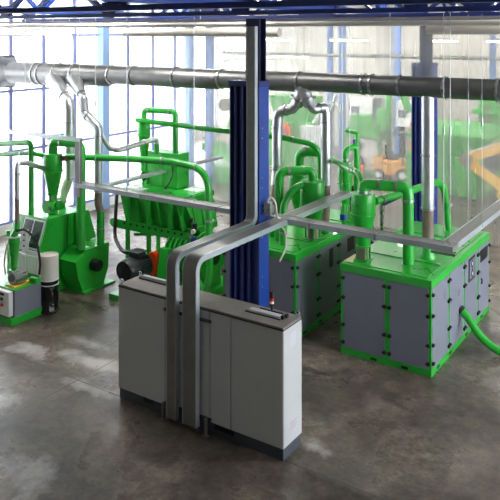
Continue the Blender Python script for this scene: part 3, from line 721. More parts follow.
bm_ = MB(); bm_.box(-14.05, -11.3, hy0-.09, hy0-.07, 1.38, 1.62); bm_.cyl((-14.05, hy0-.08, 1.5), (-14.05, hy0-.06, 1.5), .12)
bb = bm_.build('front_beam', 'green', H)
hm = MB()
for i in range(10): x = -13.6+i*.22; hm.cyl((x, hy0-.1, 1.55), (x, hy0-.09, 1.55), .036, n=12)
hm.build('beam_hole', 'black', bb)
MB().bar((-13.53, 14.5, 1.2), (-12.2, 15.2, 1.25), .08).build('cross_brace', 'green', H)
sd = MB(); sd.hexa([(hx1-.42, hy0+.3, 1.62), (hx1+.16, hy0+.3, 1.62), (hx1+.16, hy1, 1.62), (hx1-.42, hy1, 1.62), (hx1-.42, hy0+.06, 2.26), (hx1+.02, hy0+.06, 2.26), (hx1+.02, hy1, 2.26), (hx1-.42, hy1, 2.26)])
sd.build('end_chute', 'green', H, .01)
rm = MB()
for y in (14.6, 14.95, 15.3): rm.bar((hx1+.03, y, 2.25), (hx1+.17, y+.02, 1.65), .03)
rm.build('end_rib', 'green', H)
B(hx1+.02, hx1+.2, 14.4, 15.5, 1.5, 1.66).build('end_ledge', 'green', H, .008)
vb = MB(); vb.cyl((-11.2, 14.22, 1.75), (-11.2, 14.22, 1.9), .07); vb.box(-11.32, -11.1, 14.18, 14.3, 1.6, 1.72); vb.cyl((-11.3, 14.2, 1.9), (-11.3, 14.2, 2.02), .05)
v = vb.build('valve_block', 'black', H); MB().cyl((-11.16, 14.15, 1.72), (-11.16, 14.08, 1.72), .06).build('gauge', 'white', v); B(-11.25, -11.1, 14.12, 14.2, 1.42, 1.55).build('regulator', 'blueplastic', v, .01); MB().cyl((-11.24, 14.15, 1.6), (-11.24, 14.1, 1.6), .06).build('knob', 'steel', v)
# feed box with cyclone above it, standing on the hopper lid
fb = thing('feed_box', 'upright green feed box standing on the hopper lid', 'box', (-12.95, 15.2, 2.47))
B(-13.48, -12.4, 14.98, 15.5, 2.475, 3.42).build('case', 'green', fb, .012)
B(-12.95, -12.92, 14.97, 14.98, 2.5, 3.4).build('seam', 'green_dull', fb)
MB().cyl((-13.55, 15.05, 2.72), (-13.55, 14.9, 2.72), .13).build('rotor_end', 'green', fb)
B(-13.6, -13.44, 14.9, 15.2, 2.475, 2.85).build('bracket', 'green', fb)
MB().tube(smooth_path([(-12.55, 14.96, 3.1), (-12.52, 14.9, 2.8), (-12.68, 14.85, 2.52), (-12.5, 14.6, 2.5), (-12.2, 14.5, 2.5)]), .018, 8).build('cable', 'rubber', fb)
tC = cyclone('cyclone', 'slim tall green cyclone in front of the windows above the hopper', -13.62, 15.0, .18, 2.9, 3.1, 3.85, 4.3, 0, sight=False)
MB().cyl((-13.62, 15.0, 2.85), (-13.62, 15.0, 3.1), .1).build('outlet', 'green', tC)
gp('outlet_pipe', '', [(-13.62, 15.0, 4.28), (-13.62, 15.0, 4.56), (-12.56, 15.1, 4.56), (-12.56, 15.1, 3.42)], .13, .075, [((-13.45, 15.02, 4.56), VX), ((-12.74, 15.08, 4.56), VX)], par=tC)
gp('conveying_pipe', 'long straight green pipe from the slim cyclone past the front column to the middle housing', [(-13.75, 14.85, 4.28), (-11, 14.95, 4.19), (-9.0, 15.05, 4.14), (-8.3, 15.5, 3.95), (-8.3, 15.6, 1.893)], [0, .1, .3, .45, 0], .068,
   [((-10.35, 14.98, 4.175), VX), ((-8.85, 15.14, 4.1), (1, .6, -.2)), ((-8.3, 15.58, 3.2), VZ)])
# shredder drum, coupling guard and motor
S = thing('shredder', 'ribbed green shredder drum under the hopper with an orange guard', 'shredder', (-12.2, 15, 0))
DYc, DZc = 14.62, .98
MB().cyl((-12.1, DYc, DZc), (-10.95, DYc, DZc), .55, n=40).build('drum', 'green', S)
for i in range(8):
    m = MB(); m.disc_ring((-12.02+i*.142, DYc, DZc), VX, .53, .62, .045, 40); m.build('drum_rib', 'green', S)
MB().cyl((-10.95, DYc, DZc), (-10.82, DYc, DZc), .17).build('bearing', 'black', S)
for x in (-12.05, -11.1): MB().prism([(x, DYc-.5, .16), (x, DYc+.5, .16), (x, DYc+.4, .7), (x, DYc-.4, .7)], (.08, 0, 0)).build('end_support', 'green', S)
MB().prism([(-12.12, 13.75, .16), (-12.12, 14.3, .16), (-12.12, 14.3, 1.2), (-12.12, 13.95, 1.2)], (.3, 0, 0)).build('gear_case', 'green', S, .03)
bs = MB(); bs.box(-12.95, -10.85, 12.95, 15.6, 0, .16); bs.build('base_frame', 'green', S, .01)
g = MB(); gx = -12.34
prof = [(gx-.13, .16), (gx+.13, .16), (gx+.13, .94)] + [(gx+.13*math.cos(a), .94+.12*math.sin(a)) for a in [i*PI/8 for i in range(1, 8)]] + [(gx-.13, .94)]
g.prism([(x, 13.9, z) for x, z in prof], (0, .16, 0)); g.build('coupling_guard', 'orange', S, .02, label='orange coupling guard')
mt = thing('electric_motor', 'large charcoal electric motor at the left end of the cabinet, beyond it', 'motor', (-12.45, 13.5, .16))
mx, mz = -12.42, .78
MB().tube([(mx-.05, 12.98, mz), (mx-.05, 13.05, mz), (mx-.03, 13.3, mz), (mx-.03, 13.32, mz), (mx, 13.72, mz), (mx, 13.76, mz)], [.25, .29, .3, .27, .27, .22], 32).build('frame', 'motor', mt)
fc = MB(); fc.disc_ring((mx-.05, 12.985, mz), VY, .2, .24, .02, 32); fc.cyl((mx-.05, 12.97, mz), (mx-.05, 12.985, mz), .06); 
for k in range(6): fc.bar((mx-.05+.05*math.cos(k*PI/3), 12.975, mz+.05*math.sin(k*PI/3)), (mx-.05+.22*math.cos(k*PI/3), 12.975, mz+.22*math.sin(k*PI/3)), .012)
fc.build('fan_grille', 'black', mt)
fi = MB()
for k in range(24):
    a = 2*PI*k/24; fi.bar((mx+.26*math.cos(a), 13.36, mz+.26*math.sin(a)), (mx+.26*math.cos(a), 13.7, mz+.26*math.sin(a)), .012, .05, (math.cos(a), 0, math.sin(a)))
fi.build('cooling_fin', 'motor', mt)
tb = B(mx-.16, mx+.16, 13.28, 13.58, mz+.28, mz+.4).build('terminal_box', 'motor', mt, .015)
B(mx-.19, mx+.19, 13.25, 13.61, mz+.4, mz+.42).build('terminal_lid', 'motor', tb)
MB().cyl((mx, 13.76, mz), (mx, 13.9, mz), .05).build('shaft', 'steel', mt)
for y in (13.2, 13.58): B(mx-.26, mx+.26, y, y+.12, .16, mz-.2).build('foot', 'motor', mt)
tag(MB().tube(smooth_path([(-13.93, 14.24, 2.35), (-13.86, 14.15, 2.1), (-13.85, 14.1, 1.6), (-13.7, 13.95, 1.2), (-13.1, 13.6, 1.04), (-12.62, 13.45, 1.12)]), .05, 10).build('motor_cable', 'rubber'), 'thick black cable looping from the hopper corner down to the motor', 'cable')
# suction line with loop
gp('conveying_pipe', 'long green pipe from the left cyclone to the hopper front, looping at its foot', [(-14.6, 13.1, 3.42), (-12.5, 13.35, 3.53), (-11.2, 13.4, 3.58), (-10.15, 13.4, 3.5), (-10.1, 13.4, 1.05), (-10.4, 13.6, .45), (-11.1, 14.15, .55)], [0, .1, .1, .85, .4, .3, 0], .085,
   [((-11.55, 13.39, 3.57), VX), ((-10.1, 13.4, 2.3), VZ), ((-14.35, 13.12, 3.43), VX)], loc=(-10.1, 13.4, 0))
n = 18; vs = []; fs = []
for j in range(7):
    for i in range(n):
        a = 2*PI*i/n; rr = [.62, .66, .6, .5, .36, .2, .02][j]*(1+.16*math.sin(3*a+j)+.08*math.sin(7*a)); vs.append((-11.0+rr*1.1*math.cos(a), 16.1+rr*.7*math.sin(a), [0, .12, .4, .62, .78, .86, .88][j]))
fs = [(j*n+i, j*n+(i+1) % n, (j+1)*n+(i+1) % n, (j+1)*n+i) for j in range(6) for i in range(n)]+[tuple(reversed(range(n)))]
tag(MB().add(vs, fs, True).build('tarpaulin_heap', 'brown', angle=80), 'dark brown covered heap on the floor beyond the green hopper', 'heap')

# ------------------------------------------------------------------ left: granulator, cyclone, fan
G = thing('granulator', 'large green granulator with sloping instrument panel at the left', 'granulator', (-15.2, 13, 0))
b = MB()
b.prism([(-15.75, 12.03, .02), (-15.75, 12.03, 1.15), (-15.75, 12.31, 1.93), (-15.75, 13.55, 1.93), (-15.75, 13.9, .9), (-15.75, 13.9, .02)], (1.25, 0, 0))
b.build('casing', 'green', G, .015)
B(-15.8, -14.46, 12.0, 14.0, 0, .1).build('base', 'green', G, .01)
hp = MB(); hp.prism([(-14.49, 13.2, 1.93), (-14.49, 13.62, 1.93), (-14.49, 13.9, 1.12), (-14.49, 13.2, 1.12)], (.12, 0, 0)); hp.build('rear_hood', 'green', G, .01)
B(-14.5, -14.485, 12.98, 13.0, .1, 1.93).build('casing_seam', 'green_dull', G)
# sloping panel on the front
def slope(x0, x1, v0, v1, d, th):                    # a slab on the sloping front, v along the slope from its foot
    o = Vector((0, 12.03, 1.15)); u = Vector((0, .28, .78)).normalized(); nrm = Vector((0, -.78, .28)).normalized()
    def q(x, v, h): p = o+u*v+nrm*h; return (x, p.y, p.z)
    return MB().hexa([q(x0, v0, d), q(x1, v0, d), q(x1, v0, d+th), q(x0, v0, d+th), q(x0, v1, d), q(x1, v1, d), q(x1, v1, d+th), q(x0, v1, d+th)])
fp = slope(-15.3, -14.53, .04, .78, .0, .03).build('instrument_panel', 'crate', G, .006, label='white rimmed panel with two dark screens')
slope(-15.26, -14.95, .08, .74, .03, .01).build('screen', 'screen', fp); slope(-14.89, -14.57, .08, .74, .03, .01).build('screen', 'screen', fp)
pb = B(-15.35, -14.55, 12.0, 12.04, .85, 1.14).build('name_panel', 'green', G, .004)
q = MB()
for i in range(5): q.box(-15.1+i*.09, -15.03+i*.09, 11.992, 12.0, .96, 1.03)
q.build('printed_mark', 'blueplastic', pb); B(-15.26, -15.16, 11.992, 12.0, .96, 1.06).build('printed_mark', 'yellow', pb)
gl = thing('granulator_valve', 'green rotary valve under the left cyclone on the granulator roof', 'valve', (-14.85, 12.8, 1.93))
MB().cyl((-14.85, 12.8, 1.93), (-14.85, 12.8, 2.29), .13).build('neck', 'green', gl)
MB().cyl((-14.85, 12.58, 2.15), (-14.85, 13.02, 2.15), .17, n=24).build('rotor_housing', 'green', gl)
MB().cyl((-14.72, 12.56, 2.14), (-14.72, 12.585, 2.14), .05).build('shaft_end', 'black', gl)
MB().cyl((-14.68, 12.8, 2.2), (-14.6, 12.8, 2.2), .1).build('side_hub', 'green', gl)
tL = cyclone('cyclone', 'green cyclone on the large granulator at the left', -14.85, 12.8, .25, 2.3, 2.45, 3.06, 3.53, 0, sight=False)
MB().cyl((-14.85, 12.8, 2.29), (-14.85, 12.8, 2.47), .11).build('sight_glass', 'brownsheet', tL)
B(-14.76, -14.7, 12.66, 12.74, 2.29, 2.47).build('clamp', 'green', tL)
gp('outlet_pipe', '', [(-14.85, 12.8, 3.5), (-14.85, 12.8, 3.85), (-13.95, 12.95, 3.85), (-13.95, 12.95, 1.1)], .24, .12, [((-14.55, 12.85, 3.85), VX)], par=tL)
B(-14.6, -14.42, 12.82, 12.98, 3.36, 3.48).build('coupling', 'brownsheet', tL)
# fan housing
F_ = thing('fan_housing', 'green many sided fan housing with a round black hub', 'fan', (-14.15, 13.4, 0))
oct_ = [(13.85, 1.09), (13.0, 1.09), (12.66, .84), (12.74, .42), (12.9, .05), (13.66, .05), (13.82, .42)]
MB().prism([(-14.45, y, z) for y, z in oct_], (.62, 0, 0)).build('casing', 'green', F_, .008)
B(-14.62, -13.7, 12.85, 13.95, 0, .05).build('base_plate', 'green', F_, .006)
MB().cyl((-13.83, 13.27, .64), (-13.62, 13.27, .64), .15, n=28).build('hub', 'black', F_, label='black hub')
MB().cyl((-13.62, 13.27, .64), (-13.58, 13.27, .64), .1, n=20).build('hub_cap', 'rubber', F_)
MB().box(-14.2, -13.95, 12.98, 13.25, 1.09, 1.1).build('inlet_flange', 'white', F_)

# ------------------------------------------------------------------ left foreground: small filter unit, crate, drum and bag
U = thing('filter_unit', 'small grey and green filter unit with push buttons at the left edge', 'filter', (-14.0, 10.95, 0))
B(-14.75, -13.6, 10.5, 11.4, 0, .17).build('base', 'green', U, .01)
B(-14.72, -13.62, 10.62, 11.38, .17, .77).build('case', 'grey_panel', U, .01)
cp = B(-14.7, -13.68, 10.5, 10.62, .2, .76).build('control_panel', 'crate', U, .01, label='white control panel')
for i, (x, z, mm) in enumerate(((-14.05, .58, 'red'), (-14.05, .44, 'red'), (-13.92, .44, 'red'), (-13.92, .58, 'black'), (-14.25, .42, 'red'), (-14.28, .66, 'black'), (-14.18, .3, 'red'))):
    MB().cyl((x, 10.5, z), (x, 10.47, z), .035, n=14).build('push_button', mm, cp)
B(-14.02, -13.85, 10.495, 10.5, .66, .72).build('meter', 'black', cp)
B(-14.7, -13.62, 10.62, 11.38, .77, .8).build('top_plate', 'green', U, .006)
mo = MB().cyl((-13.9, 10.75, .98), (-13.9, 11.1, .98), .15, n=24).build('motor', 'steel', U, label='small ribbed grey motor')
q = MB()
for i in range(10):
    a = 2*PI*i/10; q.bar((-13.9+.155*math.cos(a), 10.78, .98+.155*math.sin(a)), (-13.9+.155*math.cos(a), 11.08, .98+.155*math.sin(a)), .02)
q.build('motor_fin', 'galv', mo); MB().cyl((-13.9, 10.73, .98), (-13.9, 10.75, .98), .08).build('motor_cap', 'plinth', mo)
MB().cyl((-13.75, 11.2, .87), (-13.5, 11.2, .87), .07).build('gearbox', 'green', U); B(-14.05, -13.75, 10.7, 11.2, .8, .83).build('motor_plate', 'yellow', U)
tS = cyclone('cyclone', 'small green cyclone on the filter unit at the left edge', -14.2, 11.05, .14, .8, 1.05, 1.72, 1.86, 0, sight=False)
MB().cyl((-14.2, 11.05, .81), (-14.2, 11.05, 1.06), .12).build('outlet', 'green', tS)
m = MB(); m.disc_ring((-14.2, 11.05, 1.85), VZ, .1, .16, .025); m.build('top_flange', 'crate', tS)
MB().tube(fillet([(-14.2, 11.05, 1.86), (-14.1, 11.06, 2.02), (-14.1, 11.06, 2.2)], .05), [.08]*3+[.065]*6+[.06]*1, 14).build('inlet', 'green', tS)
MB().cyl((-14.28, 10.95, 1.86), (-14.28, 10.95, 2.0), .045).build('port', 'green', tS)
pipe('filter_pipe', 'galvanised pipe rising from the small left cyclone and turning to the granulator cyclone', 'pipe',
     [('elbow', [(-15.02, 12.72, 3.1), (-14.3, 11.5, 3.53), (-14.1, 11.06, 3.62), (-14.1, 11.06, 3.0)], [0, .1, .14, 0], .062, 'galv_pipe', [((-14.2, 11.3, 3.575), (-.2, -.8, 0)), ((-14.1, 11.06, 3.35), VZ)]),
      ('riser', [(-14.1, 11.06, 3.1), (-14.1, 11.06, 2.75)], 0, .058, 'galv_pipe', [((-14.1, 11.06, 2.76), VZ)]),
      ('flexible_hose', [(-14.1, 11.06, 2.76), (-14.1, 11.06, 2.15)], 0, .055, 'flex', [])])
tag(MB().tube(smooth_path([(-14.08, 11.02, 2.0), (-13.85, 11.1, 2.04), (-13.72, 11.3, 1.75), (-13.62, 11.34, 1.3), (-13.66, 11.36, .95)]), .028, 10).build('black_hose', 'rubber'), 'thin black hose arching from the small cyclone to the drum', 'hose')
tag(MB().tube(smooth_path([(-14.35, 11.1, 1.75), (-14.45, 11.05, 1.6), (-14.5, 11.0, 1.2), (-14.45, 11.0, .9)]), .02, 8).build('grey_hose', 'white_hose'), 'thin pale hose hanging left of the small cyclone', 'hose')
tag(gp('conveying_pipe', 'upper green pipe entering from the left edge and turning down behind the granulator', [(-18.5, 12.4, 3.45), (-15.3, 12.45, 3.83), (-15.3, 12.45, 1.75)], .16, .075, [], loc=(-15.3, 12.45, 1.75)), 'upper green pipe entering from the left edge and turning down behind the granulator', 'pipe')
gp('conveying_pipe', 'lower green pipe entering from the left edge into the granulator cyclone', [(-18.5, 12.4, 3.12), (-15.4, 12.5, 3.53), (-15.05, 12.7, 3.46)], .2, .06, [((-15.75, 12.49, 3.485), VX)], loc=(-15.05, 12.7, 3.46))
cr = thing('crate', 'white ribbed plastic crate on a green stand behind the filter unit', 'crate', (-14.45, 11.8, .76))
q = MB(); q.box(-14.88, -14.02, 11.66, 11.96, .76, .8)
for x0, x1, y0, y1 in ((-14.88, -14.02, 11.66, 11.69), (-14.88, -14.02, 11.93, 11.96), (-14.88, -14.85, 11.69, 11.93), (-14.05, -14.02, 11.69, 11.93)): q.box(x0, x1, y0, y1, .8, 1.2)
q.build('shell', 'crate', cr, .006)
for i in range(8): B(-14.84+i*.11, -14.82+i*.11, 11.645, 11.66, .78, 1.15).build('rib', 'crate', cr)
for i in range(3): B(-14.02, -14.005, 11.7+i*.09, 11.72+i*.09, .78, 1.15).build('rib', 'crate', cr)
B(-14.89, -14.01, 11.64, 11.665, 1.16, 1.21).build('lip', 'crate', cr)
st = thing('crate_stand', 'dark green stand under the white crate', 'stand', (-14.45, 11.8, 0))
B(-14.85, -14.05, 11.68, 11.94, .7, .757).build('shelf', 'green', st)
for x in (-14.8, -14.1):
    for y in (11.72, 11.9): MB().bar((x, y, 0), (x, y, .7), .05).build('leg', 'green', st)
dr = thing('waste_drum', 'white cylindrical drum over a black collecting bag', 'drum', (-13.6, 11.6, 0))
MB().lathe(-13.6, 11.6, [(.225, .78), (.23, .8), (.225, 1.28), (.225, 1.36), (.22, 1.38), (.21, 1.34)]).build('drum', 'drum', dr)
m = MB(); m.disc_ring((-13.6, 11.6, .80), VZ, .2, .232, .03); m.build('drum_strap', 'white', dr)
m = MB(); m.disc_ring((-13.6, 11.6, .68), VZ, .2, .232, .02); m.build('drum_strap', 'white', dr)
prof = [(.19, 0), (.25, .04), (.2, .12), (.22, .35), (.22, .6), (.215, .78)]
n = 36; vs = []
for j, (r, z) in enumerate(prof):
    for i in range(n):
        a = 2*PI*i/n; rr = r*(1+(.07 if j < 4 else .01)*math.sin(9*a+j*1.3)+.03*math.sin(4*a+2*j)*(j < 4)); vs.append((-13.6+rr*math.cos(a), 11.6+rr*math.sin(a), z))
fs = [(j*n+i, j*n+(i+1) % n, (j+1)*n+(i+1) % n, (j+1)*n+i) for j in range(5) for i in range(n)]+[tuple(reversed(range(n)))]
MB().add(vs, fs, True).build('bag', 'bag', dr, label='black plastic bag', angle=60)
MB().lathe(-13.6, 11.6, [(.2, .7), (.205, 1.33)], 20).build('liner', 'drum', dr)
et = thing('electrical_box', 'grey switch box on a thin post behind the small cyclone', 'box', (-15.0, 11.9, 0))
MB().bar((-15.0, 11.95, 0), (-15.0, 11.95, 1.25), .06).build('post', 'galv', et)
B(-15.1, -14.74, 11.84, 11.93, 1.22, 1.72).build('enclosure', 'cab_white', et, .01)
for i in range(3): MB().cyl((-14.82, 11.84, 1.32+.14*i), (-14.82, 11.825, 1.32+.14*i), .025, n=10).build('button', 'black', et)

# ------------------------------------------------------------------ back hall, seen through the film
fk = thing('forklift', 'hazy orange yellow forklift truck parked in the back hall', 'forklift', (-12.5, 30.9, 0))
fx, fy = -12.55, 30.7
b = MB(); b.box(fx-.75, fx+.75, fy-.45, fy+.55, .25, .75); b.box(fx-.75, fx+.5, fy-.45, fy+.55, .75, .95); b.build('chassis', 'forklift', fk, .05)
B(fx-.95, fx-.45, fy-.5, fy+.6, .3, 1.05).build('counterweight', 'forklift', fk, .1)
og = MB()
for x in (fx-.6, fx+.5):
    for y in (fy-.42, fy+.5): og.bar((x, y, .95), (x+(.1 if x < fx else 0), y, 2.15), .06)
og.box(fx-.6, fx+.6, fy-.48, fy+.56, 2.12, 2.18)
for i in range(5): og.box(fx-.5+i*.22, fx-.44+i*.22, fy-.45, fy+.52, 2.18, 2.21)
og.build('overhead_guard', 'plinth', fk)
B(fx-.4, fx+.05, fy-.2, fy+.3, .95, 1.1).build('seat', 'black', fk, .03); B(fx-.45, fx-.32, fy-.2, fy+.3, 1.1, 1.6).build('backrest', 'black', fk, .03)
MB().tube([(fx+.35+.16*math.cos(a)*.5, fy+.05+.16*math.sin(a), 1.3+.1*math.cos(a)) for a in [i*PI/8 for i in range(17)]], .018, 8).build('steering_wheel', 'black', fk)
for x, r in ((fx-.6, .27), (fx+.55, .33)):
    for y in (fy-.55, fy+.45):
        wv = MB(); wv.cyl((x, y, r), (x, y+.2, r), r, n=24); w_ = wv.build('wheel', 'rubber', fk, .02); MB().cyl((x, y-.01, r), (x, y+.21, r), r*.5, n=16).build('rim', 'white', w_)
ms = MB()
for y in (fy-.3, fy+.35): ms.box(fx+.78, fx+.92, y, y+.1, .08, 2.7)
for z in (.3, 1.3, 2.6): ms.box(fx+.8, fx+.9, fy-.3, fy+.45, z, z+.1)
ms.build('mast', 'forklift', fk)
for y in (fy-.2, fy+.3): B(fx+.92, fx+2.0, y, y+.12, .06, .1).build('fork', 'plinth', fk)

def frame_machine(name, label, x, y, w, d, h, panels=True):
    t = thing(name, label, 'machine', (x+w/2, y+d/2, 0))
    f = MB()
    for a in (x, x+w-.12):
        for c_ in (y, y+d-.12): f.box(a, a+.12, c_, c_+.12, 0, h)
    f.box(x-.05, x+w+.05, y-.05, y+d+.05, h-.14, h); f.box(x, x+w, y, y+d, .05, .2)
    f.build('frame', 'green', t, .01)
    if panels: B(x+.1, x+w-.1, y+.04, y+d-.04, .25, h-.2).build('panel', 'crate', t)
    return t
fm = frame_machine('extractor_machine', 'hazy green framed machine with white panels and a black fan left of the forklift', -15.3, 30.9, 1.9, 1.4, 1.9)
MB().cyl((-14.6, 30.9, .55), (-14.6, 30.8, .55), .42, n=28).build('fan_wheel', 'rubber', fm); MB().cyl((-14.6, 30.79, .55), (-14.6, 30.75, .55), .16).build('fan_hub', 'white', fm)
MB().cyl((-14.6, 30.9, 1.35), (-14.6, 30.82, 1.35), .3, n=24).build('port', 'plinth', fm)
MB().prism([(-15.2, 31, 1.9), (-13.9, 31, 1.9), (-14.2, 31, 2.8), (-14.9, 31, 2.8)], (0, .8, 0)).build('hood', 'green', fm)
B(-13.9, -13.45, 31.6, 32.1, 1.9, 3.1).build('gearbox', 'green', fm, .05)
gn = thing('gooseneck_spout', 'hazy green gooseneck spout rising behind the forklift', 'spout', (-13.3, 32.6, 0))
MB().tube(smooth_path([(-13.7, 32.6, 0), (-13.7, 32.6, 2), (-13.65, 32.6, 3.9), (-13.3, 32.6, 4.3), (-12.9, 32.6, 3.6), (-12.6, 32.6, 2.9)]), .17, 14).build('spout', 'green', gn)
tag(MB().lathe(-14.05, 29.9, [(.2, 0), (.28, .6), (.3, .62), (.27, .64)]).build('bucket', 'orange_dull'), 'hazy orange bucket on the floor left of the forklift', 'bucket')
# big hazy green machine at right
bg = thing('baling_machine', 'large hazy green machine with a wide hopper behind the right tray', 'machine', (-9.3, 28.4, 0))
MB().hexa([(-10.6, 28.6, 1.7), (-8.0, 28.6, 1.7), (-8.0, 30.2, 1.7), (-10.6, 30.2, 1.7), (-11.1, 28.2, 2.6), (-7.6, 28.2, 2.6), (-7.6, 30.6, 2.6), (-11.1, 30.6, 2.6)]).build('hopper', 'green', bg, .03)
MB().hexa([(-10.9, 28.3, 2.6), (-7.8, 28.3, 2.6), (-7.8, 30.5, 2.6), (-10.9, 30.5, 2.6), (-10.6, 28.8, 2.95), (-8.1, 28.8, 2.95), (-8.1, 30.3, 2.95), (-10.6, 30.3, 2.95)]).build('lid', 'green_dull', bg, .03)
B(-11.2, -8.0, 28.5, 30.2, .1, 1.7).build('body', 'green', bg, .05)
for x in (-10.9, -9.6, -8.4): B(x, x+.2, 28.42, 28.5, .1, 1.7).build('rib', 'green_dull', bg)
MB().cyl((-7.9, 28.6, 1.2), (-7.2, 28.6, 2.2), .3).build('drive', 'plinth', bg); MB().cyl((-10.6, 28.5, .9), (-10.6, 28.4, .9), .2).build('lamp', 'yellow', bg)
tw = thing('green_tower', 'hazy tall green tower machine at the right edge beyond the main duct', 'machine', (-8.5, 31.5, 0))
B(-8.95, -8.15, 31.2, 32, 0, 4.6).build('body', 'green', tw, .05); B(-8.75, -8.4, 31.15, 31.2, 2.6, 3.6).build('panel', 'brownsheet', tw); B(-9.2, -8.0, 31.1, 32.1, 3.2, 3.4).build('collar', 'green', tw, .03)
t2_ = thing('green_tower', 'hazy narrow green tower left of the large hopper machine', 'machine', (-11.2, 31.5, 0))
B(-11.9, -11.2, 31.4, 32.0, 0, 4.2).build('body', 'green', t2_, .05); B(-11.6, -11.3, 31.35, 31.4, 1.6, 2.6).build('panel', 'plinth', t2_)
# yellow boom lift
bo = thing('boom_lift', 'hazy yellow folding boom machine at the right edge of the view', 'boom lift', (-6.0, 27.6, 0))
MB().bar((-8.05, 26.6, 2.05), (-6.6, 27.4, 2.6), .36, .34).build('upper_arm', 'yellow', bo, .03)
MB().bar((-8.0, 26.6, 1.95), (-6.4, 26.9, .75), .32, .34).build('lower_arm', 'yellow', bo, .03)
MB().cyl((-8.02, 26.4, 2.0), (-8.02, 26.8, 2.0), .24).build('knuckle', 'brownsheet', bo)
MB().bar((-7.9, 26.6, 2.28), (-6.9, 27.2, 2.62), .1).build('ram', 'white', bo)
B(-6.9, -5.3, 26.4, 27.6, .35, .95).build('base', 'yellow', bo, .05)
for x in (-6.7, -5.6):
    for y in (26.3, 27.5): MB().cyl((x, y, .38), (x, y+.22, .38), .38, n=24).build('wheel', 'rubber', bo)
# large hazy green machine behind the middle group
mg = thing('mixing_machine', 'large hazy green machine with an orange cover behind the middle cyclones', 'machine', (-17.4, 30, 0))
B(-19.0, -16.4, 30, 31.5, .1, 2.4).build('body', 'green', mg, .05); MB().hexa([(-18.6, 30.1, 2.4), (-16.8, 30.1, 2.4), (-16.8, 31.3, 2.4), (-18.6, 31.3, 2.4), (-19.0, 30, 3.6), (-16.6, 30, 3.6), (-16.6, 31.4, 3.6), (-19.0, 31.4, 3.6)]).build('hopper', 'green', mg, .03)
MB().cyl((-18.0, 29.9, 1.9), (-18.0, 29.6, 1.9), .42).build('cover', 'orange_dull', mg); MB().cyl((-18.0, 29.6, 1.9), (-18.0, 29.5, 1.9), .2).build('cover_cap', 'blueplastic', mg)
B(-16.9, -15.8, 29.6, 30.0, 1.0, 2.3).build('control_box', 'crate', mg, .03)
MB().tube(smooth_path([(-16.6, 30.2, 2.2), (-16, 30.1, 2.9), (-15.4, 30, 3.4), (-14.9, 30, 3.0)]), .14, 12).build('hose', 'galv', mg)
MB().tube(smooth_path([(-16.5, 30.2, 2.0), (-15.9, 30.1, 2.4), (-15.5, 30, 2.9), (-15.2, 30, 3.8)]), .1, 12).build('hose', 'galv', mg)
# hazy machines left of the front column
lg = thing('sorting_machine', 'hazy green machine with a sloping cover left of the front column', 'machine', (-18.8, 25.9, 0))
MB().prism([(-19.6, 25.4, 1.45), (-17.5, 25.4, .85), (-17.5, 25.4, 1.1), (-19.6, 25.4, 1.8)], (0, 1.2, 0)).build('cover', 'green', lg, .03)
B(-19.4, -17.7, 25.5, 26.4, .05, .8).build('body', 'green_dull', lg, .03)
for i in range(5): B(-19.3+i*.36, -19.12+i*.36, 25.46, 25.5, .3, .42).build('slot', 'print', lg)
B(-18.55, -18.2, 26.6, 27, .1, 4.6).build('tower', 'green', lg, .03)
MB().prism([(-19.2, 26.6, 2.2), (-17.9, 26.6, 1.9), (-18.2, 26.6, 2.7), (-18.8, 26.6, 3.0)], (0, .8, 0)).build('hood', 'green', lg, .03)
MB().cyl((-19.2, 26.5, 3.4), (-19.2, 27.2, 3.4), .28).build('roller', 'brownsheet', lg)
B(-17.9, -17.2, 26.6, 27.1, .2, 1.9).build('side_panel', 'crate', lg, .03)
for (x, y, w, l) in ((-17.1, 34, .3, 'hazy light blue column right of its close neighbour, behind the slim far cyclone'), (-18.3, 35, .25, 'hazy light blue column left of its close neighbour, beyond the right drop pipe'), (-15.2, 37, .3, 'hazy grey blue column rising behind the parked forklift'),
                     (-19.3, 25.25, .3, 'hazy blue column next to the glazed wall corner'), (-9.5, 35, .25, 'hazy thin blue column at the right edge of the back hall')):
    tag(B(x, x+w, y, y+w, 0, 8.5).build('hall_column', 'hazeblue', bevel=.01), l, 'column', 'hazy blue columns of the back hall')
rail = MB(); rail.cyl((-24, 33, 5.55), (5, 33, 5.55), .09)
for x in (-22, -17.5, -13, -8, -3, 2): rail.cyl((x, 33, 5.6), (x, 33, 8.825), .012, n=6)
tag(rail.build('overhead_pipe', 'tray'), 'hazy white overhead pipe running across the back hall', 'pipe')
_oh = MB()
for x, y in ((-21.5, 31.9), (-19, 32.4)): _oh.cyl((x, y, 5.4), (x, y, 8.825), .012, n=6)
tag(_oh.tube(smooth_path([(-23.4, 31.6, 4.9), (-22.9, 31.6, 5.2), (-22.2, 31.8, 5.35), (-20, 32.2, 5.4), (-18, 32.5, 5.4)]), .12, 10).build('overhead_hose', 'white'), 'hazy pale curved duct left of the front column', 'duct')
for x, y, w, l in ((-15.0, 36.8, .9, 'hazy white wall cabinet with a dark edge above the forklift'), (-18.0, 37.2, 1.4, 'hazy pale wall panel left of the forklift mast')):
    t = thing('wall_cabinet', l, 'cabinet', (x, y, 1.6)); B(x, x+w, y, y+.5, 1.6, 3.0).build('case', 'white', t, .02); B(x+w-.02, x+w+.35, y+.1, y+.5, 1.6, 3.0).build('dark_edge', 'plinth', t, .01); B(x+.1, x+.6, y-.01, y, 2.1, 2.5).build('plate', 'print', t)
    MB().bar((x+.3, y+.25, 0), (x+.3, y+.25, 1.6), .2).build('post', 'plinth', t)
